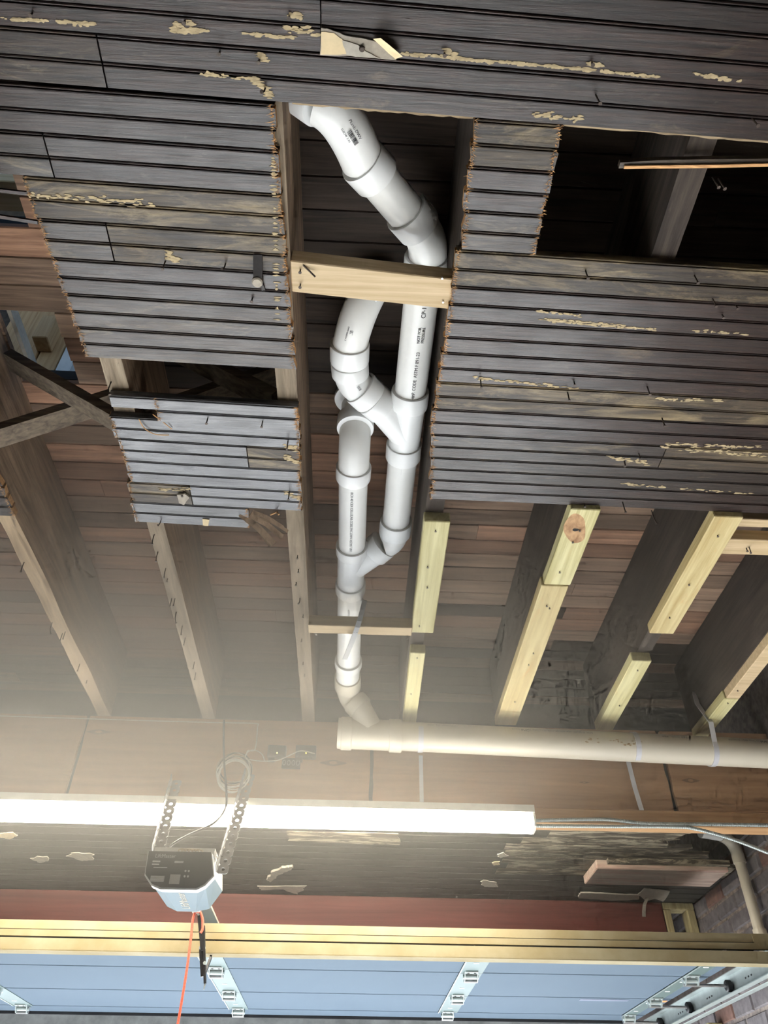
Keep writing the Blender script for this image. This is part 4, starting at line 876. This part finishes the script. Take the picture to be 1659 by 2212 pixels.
# ================================================================ FRONT HEADER, FRAME, RIGHT CORNER
tag(bevel(MB().box((-2.99, 4.2, 2.45), (1.60, 4.28, 2.688)).build('red_header', 'red_paint'), .003), 'dull red painted header board above the garage door', 'header')
fm = thing('stud_frame', 'small weathered wood frame between red header and brick wall', 'frame', (1.69, 4.24, 2.45))
bevel(MB().box((1.605, 4.2, 2.45), (1.640, 4.28, 2.655)).build('stud', 'green_stud', fm), .003)
bevel(MB().box((1.725, 4.2, 2.45), (1.765, 4.28, 2.655)).build('stud', 'green_stud', fm), .003)
bevel(MB().box((1.605, 4.2, 2.656), (1.765, 4.28, 2.688)).build('top_plate', 'green_stud', fm), .003)
pk = thing('ledger_timber', 'pinkish weathered timber under the low front ceiling by the brick wall', 'timber', (1.40, 3.65, 2.65))
bevel(MB().box((1.10, 3.565, 2.650), (1.70, 3.80, 2.689)).build('timber', 'pink_wood', pk), .004)
MB().box((1.15, 3.535, 2.668), (1.70, 3.564, 2.689)).build('back_strip', 'front_boards_peeled', pk)
vp = thing('vent_pipe', 'narrow white pipe with elbow running down the brick wall', 'pipe', (1.728, 3.5, 2.4))
xv, yv = 1.728, 3.5
MB().tube([(xv, yv, .05), (xv, yv, 2.70)], .0225, 20).build('pipe', 'pvc_warm', vp, True, 50)
el = arc((xv, yv, 2.70), (xv, yv, 2.765), (xv-.07, yv-.035, 2.772), 9); MB().tube(el, .0265, 20).build('elbow', 'pvc_warm', vp, True, 50)
MB().tube([(xv-.065, yv-.033, 2.772), (xv-.17, yv-.06, 2.775)], .0235, 20).build('pipe', 'pvc', vp, True, 50)
MB().tube([(xv, yv, 2.665), (xv, yv, 2.705)], .0275, 20).build('hub', 'pvc_warm', vp, True, 35)
MB().tube([(xv, yv, 2.36), (xv, yv, 2.40)], .0275, 20).build('hub', 'pvc_warm', vp, True, 35)
def scrap(pts, z, label, mat='plaster_white', seed=0, th=.003, sub=3, grp='paint scraps on the front ceiling'):
    return tag(blob(pts, z, None, mat, 'paint_scrap', th, sub+2, .007, seed), label, 'paint scrap', grp)
scrap([(145, 1848), (160, 1841), (200, 1843), (205, 1857), (175, 1858)], 2.688, 'pale paint scrap on the front ceiling left of the opener', 'paper_grey', 1)
scrap([(66, 1855), (80, 1849), (105, 1850), (107, 1858), (85, 1862)], 2.688, 'small pale paint scrap at the far left of the front ceiling', 'paper_grey', 2)
scrap([(0, 1800), (25, 1797), (38, 1804), (20, 1811), (0, 1808)], 2.688, 'cream paint scrap at the left edge close under the light', 'plaster', 3)
scrap([(578, 1897), (585, 1882), (610, 1870), (632, 1868), (625, 1876), (600, 1888), (585, 1901)], 2.688, 'torn brown flap on the front ceiling right of the opener', 'paper_grey', 4, .01)
scrap([(555, 1913), (660, 1913), (655, 1922), (640, 1930), (610, 1920), (565, 1922)], 2.686, 'long torn paint strip along the red header edge', 'plaster_white', 5)
scrap([(1038, 1905), (1045, 1900), (1070, 1905), (1075, 1915), (1045, 1914)], 2.687, 'white peeling curl in the middle of the front ceiling', 'plaster_white', 6)
scrap([(1075, 1845), (1090, 1841), (1095, 1848), (1080, 1853)], 2.688, 'tiny white scrap near the light end on the front ceiling', 'plaster_white', 7)
scrap([(1065, 1862), (1080, 1860), (1080, 1867), (1066, 1868)], 2.688, 'tiny tan scrap on the front ceiling', 'plaster', 8)
scrap([(620, 1795), (860, 1800), (865, 1825), (625, 1816)], 2.688, 'flat tan patch behind the middle of the strip light', 'front_boards_peeled', 9, .002, 2)
scrap([(1250, 1930), (1255, 1926), (1330, 1929), (1380, 1932), (1380, 1941), (1320, 1943), (1250, 1938)], 2.684, 'long white peeled strip in front of the red header', 'plaster_white', 10, .006)
hp = thing('hanging_paper', 'white torn paper hanging down beside the wood frame', 'paper scrap', PZ(1400, 1930, 2.68))
blob([(1378, 1930), (1392, 1918), (1448, 1924), (1432, 1946), (1415, 1940), (1395, 1945)], 2.684, hp, 'plaster_white', 'flat_sheet', .004, 3, .003, 11)
MB().ribbon([PZ(1398, 1940, 2.676), PY(1392, 1955, 4.02), PY(1391, 1968, 4.04), PY(1391, 1980, 4.06)], V((1, .2, 0)), .018, .002).build('hanging_strip', 'plaster_white', hp)

# ================================================================ UPSTAIRS SEEN THROUGH THE HOLES
tag(MB().box((-1.9, 1.2, 5.2), (-.3, 2.0, 5.25)).build('added_upper_ceiling', 'drywall'), 'added white upstairs ceiling board, kept small to let skylight in', kind='structure')  # added over the holes against sun and open sky, cut short for skylight
up_ = 'upstairs posts seen through the hole'
for x, x2, y, m, lb in ((-1.235, -1.153, 1.57, 'fir_z', 'left new wood post upstairs seen through the larger hole'), (-1.15, -1.080, 1.56, 'fir_z', 'middle new wood post upstairs seen through the larger hole'), (-1.074, -1.005, 1.56, 'fir_z', 'right new wood post upstairs seen through the larger hole'), (-1.0, -.955, 1.56, 'drywall', 'white post upstairs at the right of the larger hole')):
    tag(bevel(MB().box((x, y, SF+.061), (x2, y+.09, 5.19)).build('upstairs_post', m), .003), lb, 'post', up_)
tag(bevel(MB().box((-1.085, 1.50, 3.60), (-1.035, 1.5602, 3.72)).build('upstairs_block', 'fir_z'), .003), 'short wood block fixed on the upstairs post', 'wood block')
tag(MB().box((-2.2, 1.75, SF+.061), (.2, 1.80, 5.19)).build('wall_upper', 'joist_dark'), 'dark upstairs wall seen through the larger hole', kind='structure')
tag(MB().box((-1.034, .6, SF+.061), (-1.022, 1.8, SF+.10)).build('upstairs_batten', 'plaster_white'), 'white crusted batten along the edge of the larger hole', 'batten')
tag(bevel(MB().box((-1.6, 1.02, SF+.30), (-.4, 1.11, SF+.345)).build('upstairs_shelf_board', 'fir_x'), .003), 'pale board upstairs seen through the small upper left hole', 'board')

# ================================================================ LENS GLARE AS A SCATTER VOLUME
if GLARE_DENSITY > 0:   # added volume standing in for lens glare around the lamp
    m = bpy.data.materials.new('glare_volume'); m.use_nodes = True; n = m.node_tree; n.nodes.clear()
    vs_ = n.nodes.new('ShaderNodeVolumeScatter'); vs_.inputs['Color'].default_value = (1, .97, .91, 1)
    tc = n.nodes.new('ShaderNodeTexCoord'); sp_ = n.nodes.new('ShaderNodeSeparateXYZ'); n.links.new(tc.outputs['Object'], sp_.inputs[0])
    def ramp_(ch, lo, hi):                                  # density ramps shape the glare: thickest under the upper floor, fading outward
        r = n.nodes.new('ShaderNodeMapRange'); r.interpolation_type = 'SMOOTHSTEP'
        r.inputs[1].default_value = lo; r.inputs[2].default_value = hi; n.links.new(sp_.outputs[ch], r.inputs[0]); return r.outputs[0]
    def mul_(p, q):
        r = n.nodes.new('ShaderNodeMath'); r.operation = 'MULTIPLY'
        for k_, s_ in ((0, p), (1, q)):
            if isinstance(s_, float): r.inputs[k_].default_value = s_
            else: n.links.new(s_, r.inputs[k_])
        return r.outputs[0]
    n.links.new(mul_(mul_(mul_(ramp_('Z', 1.95, 3.05), ramp_('X', 1.75, -.5)), mul_(ramp_('Y', 1.15, 2.6), ramp_('Y', 2.97, 2.15))), GLARE_DENSITY), vs_.inputs['Density'])
    m.cycles.volume_step_rate = 2.0 if hasattr(m.cycles, 'volume_step_rate') else 1.0
    oo = n.nodes.new('ShaderNodeOutputMaterial'); n.links.new(vs_.outputs[0], oo.inputs['Volume']); MATS['glare_volume'] = m
    hz = MB().box((XL+.01, .9, 1.75), (1.76, 2.93, SF-.001)).build('glare', 'glare_volume'); tag(hz, 'added scatter volume giving the lens haze in the garage air around the light', 'glare', kind='stuff')
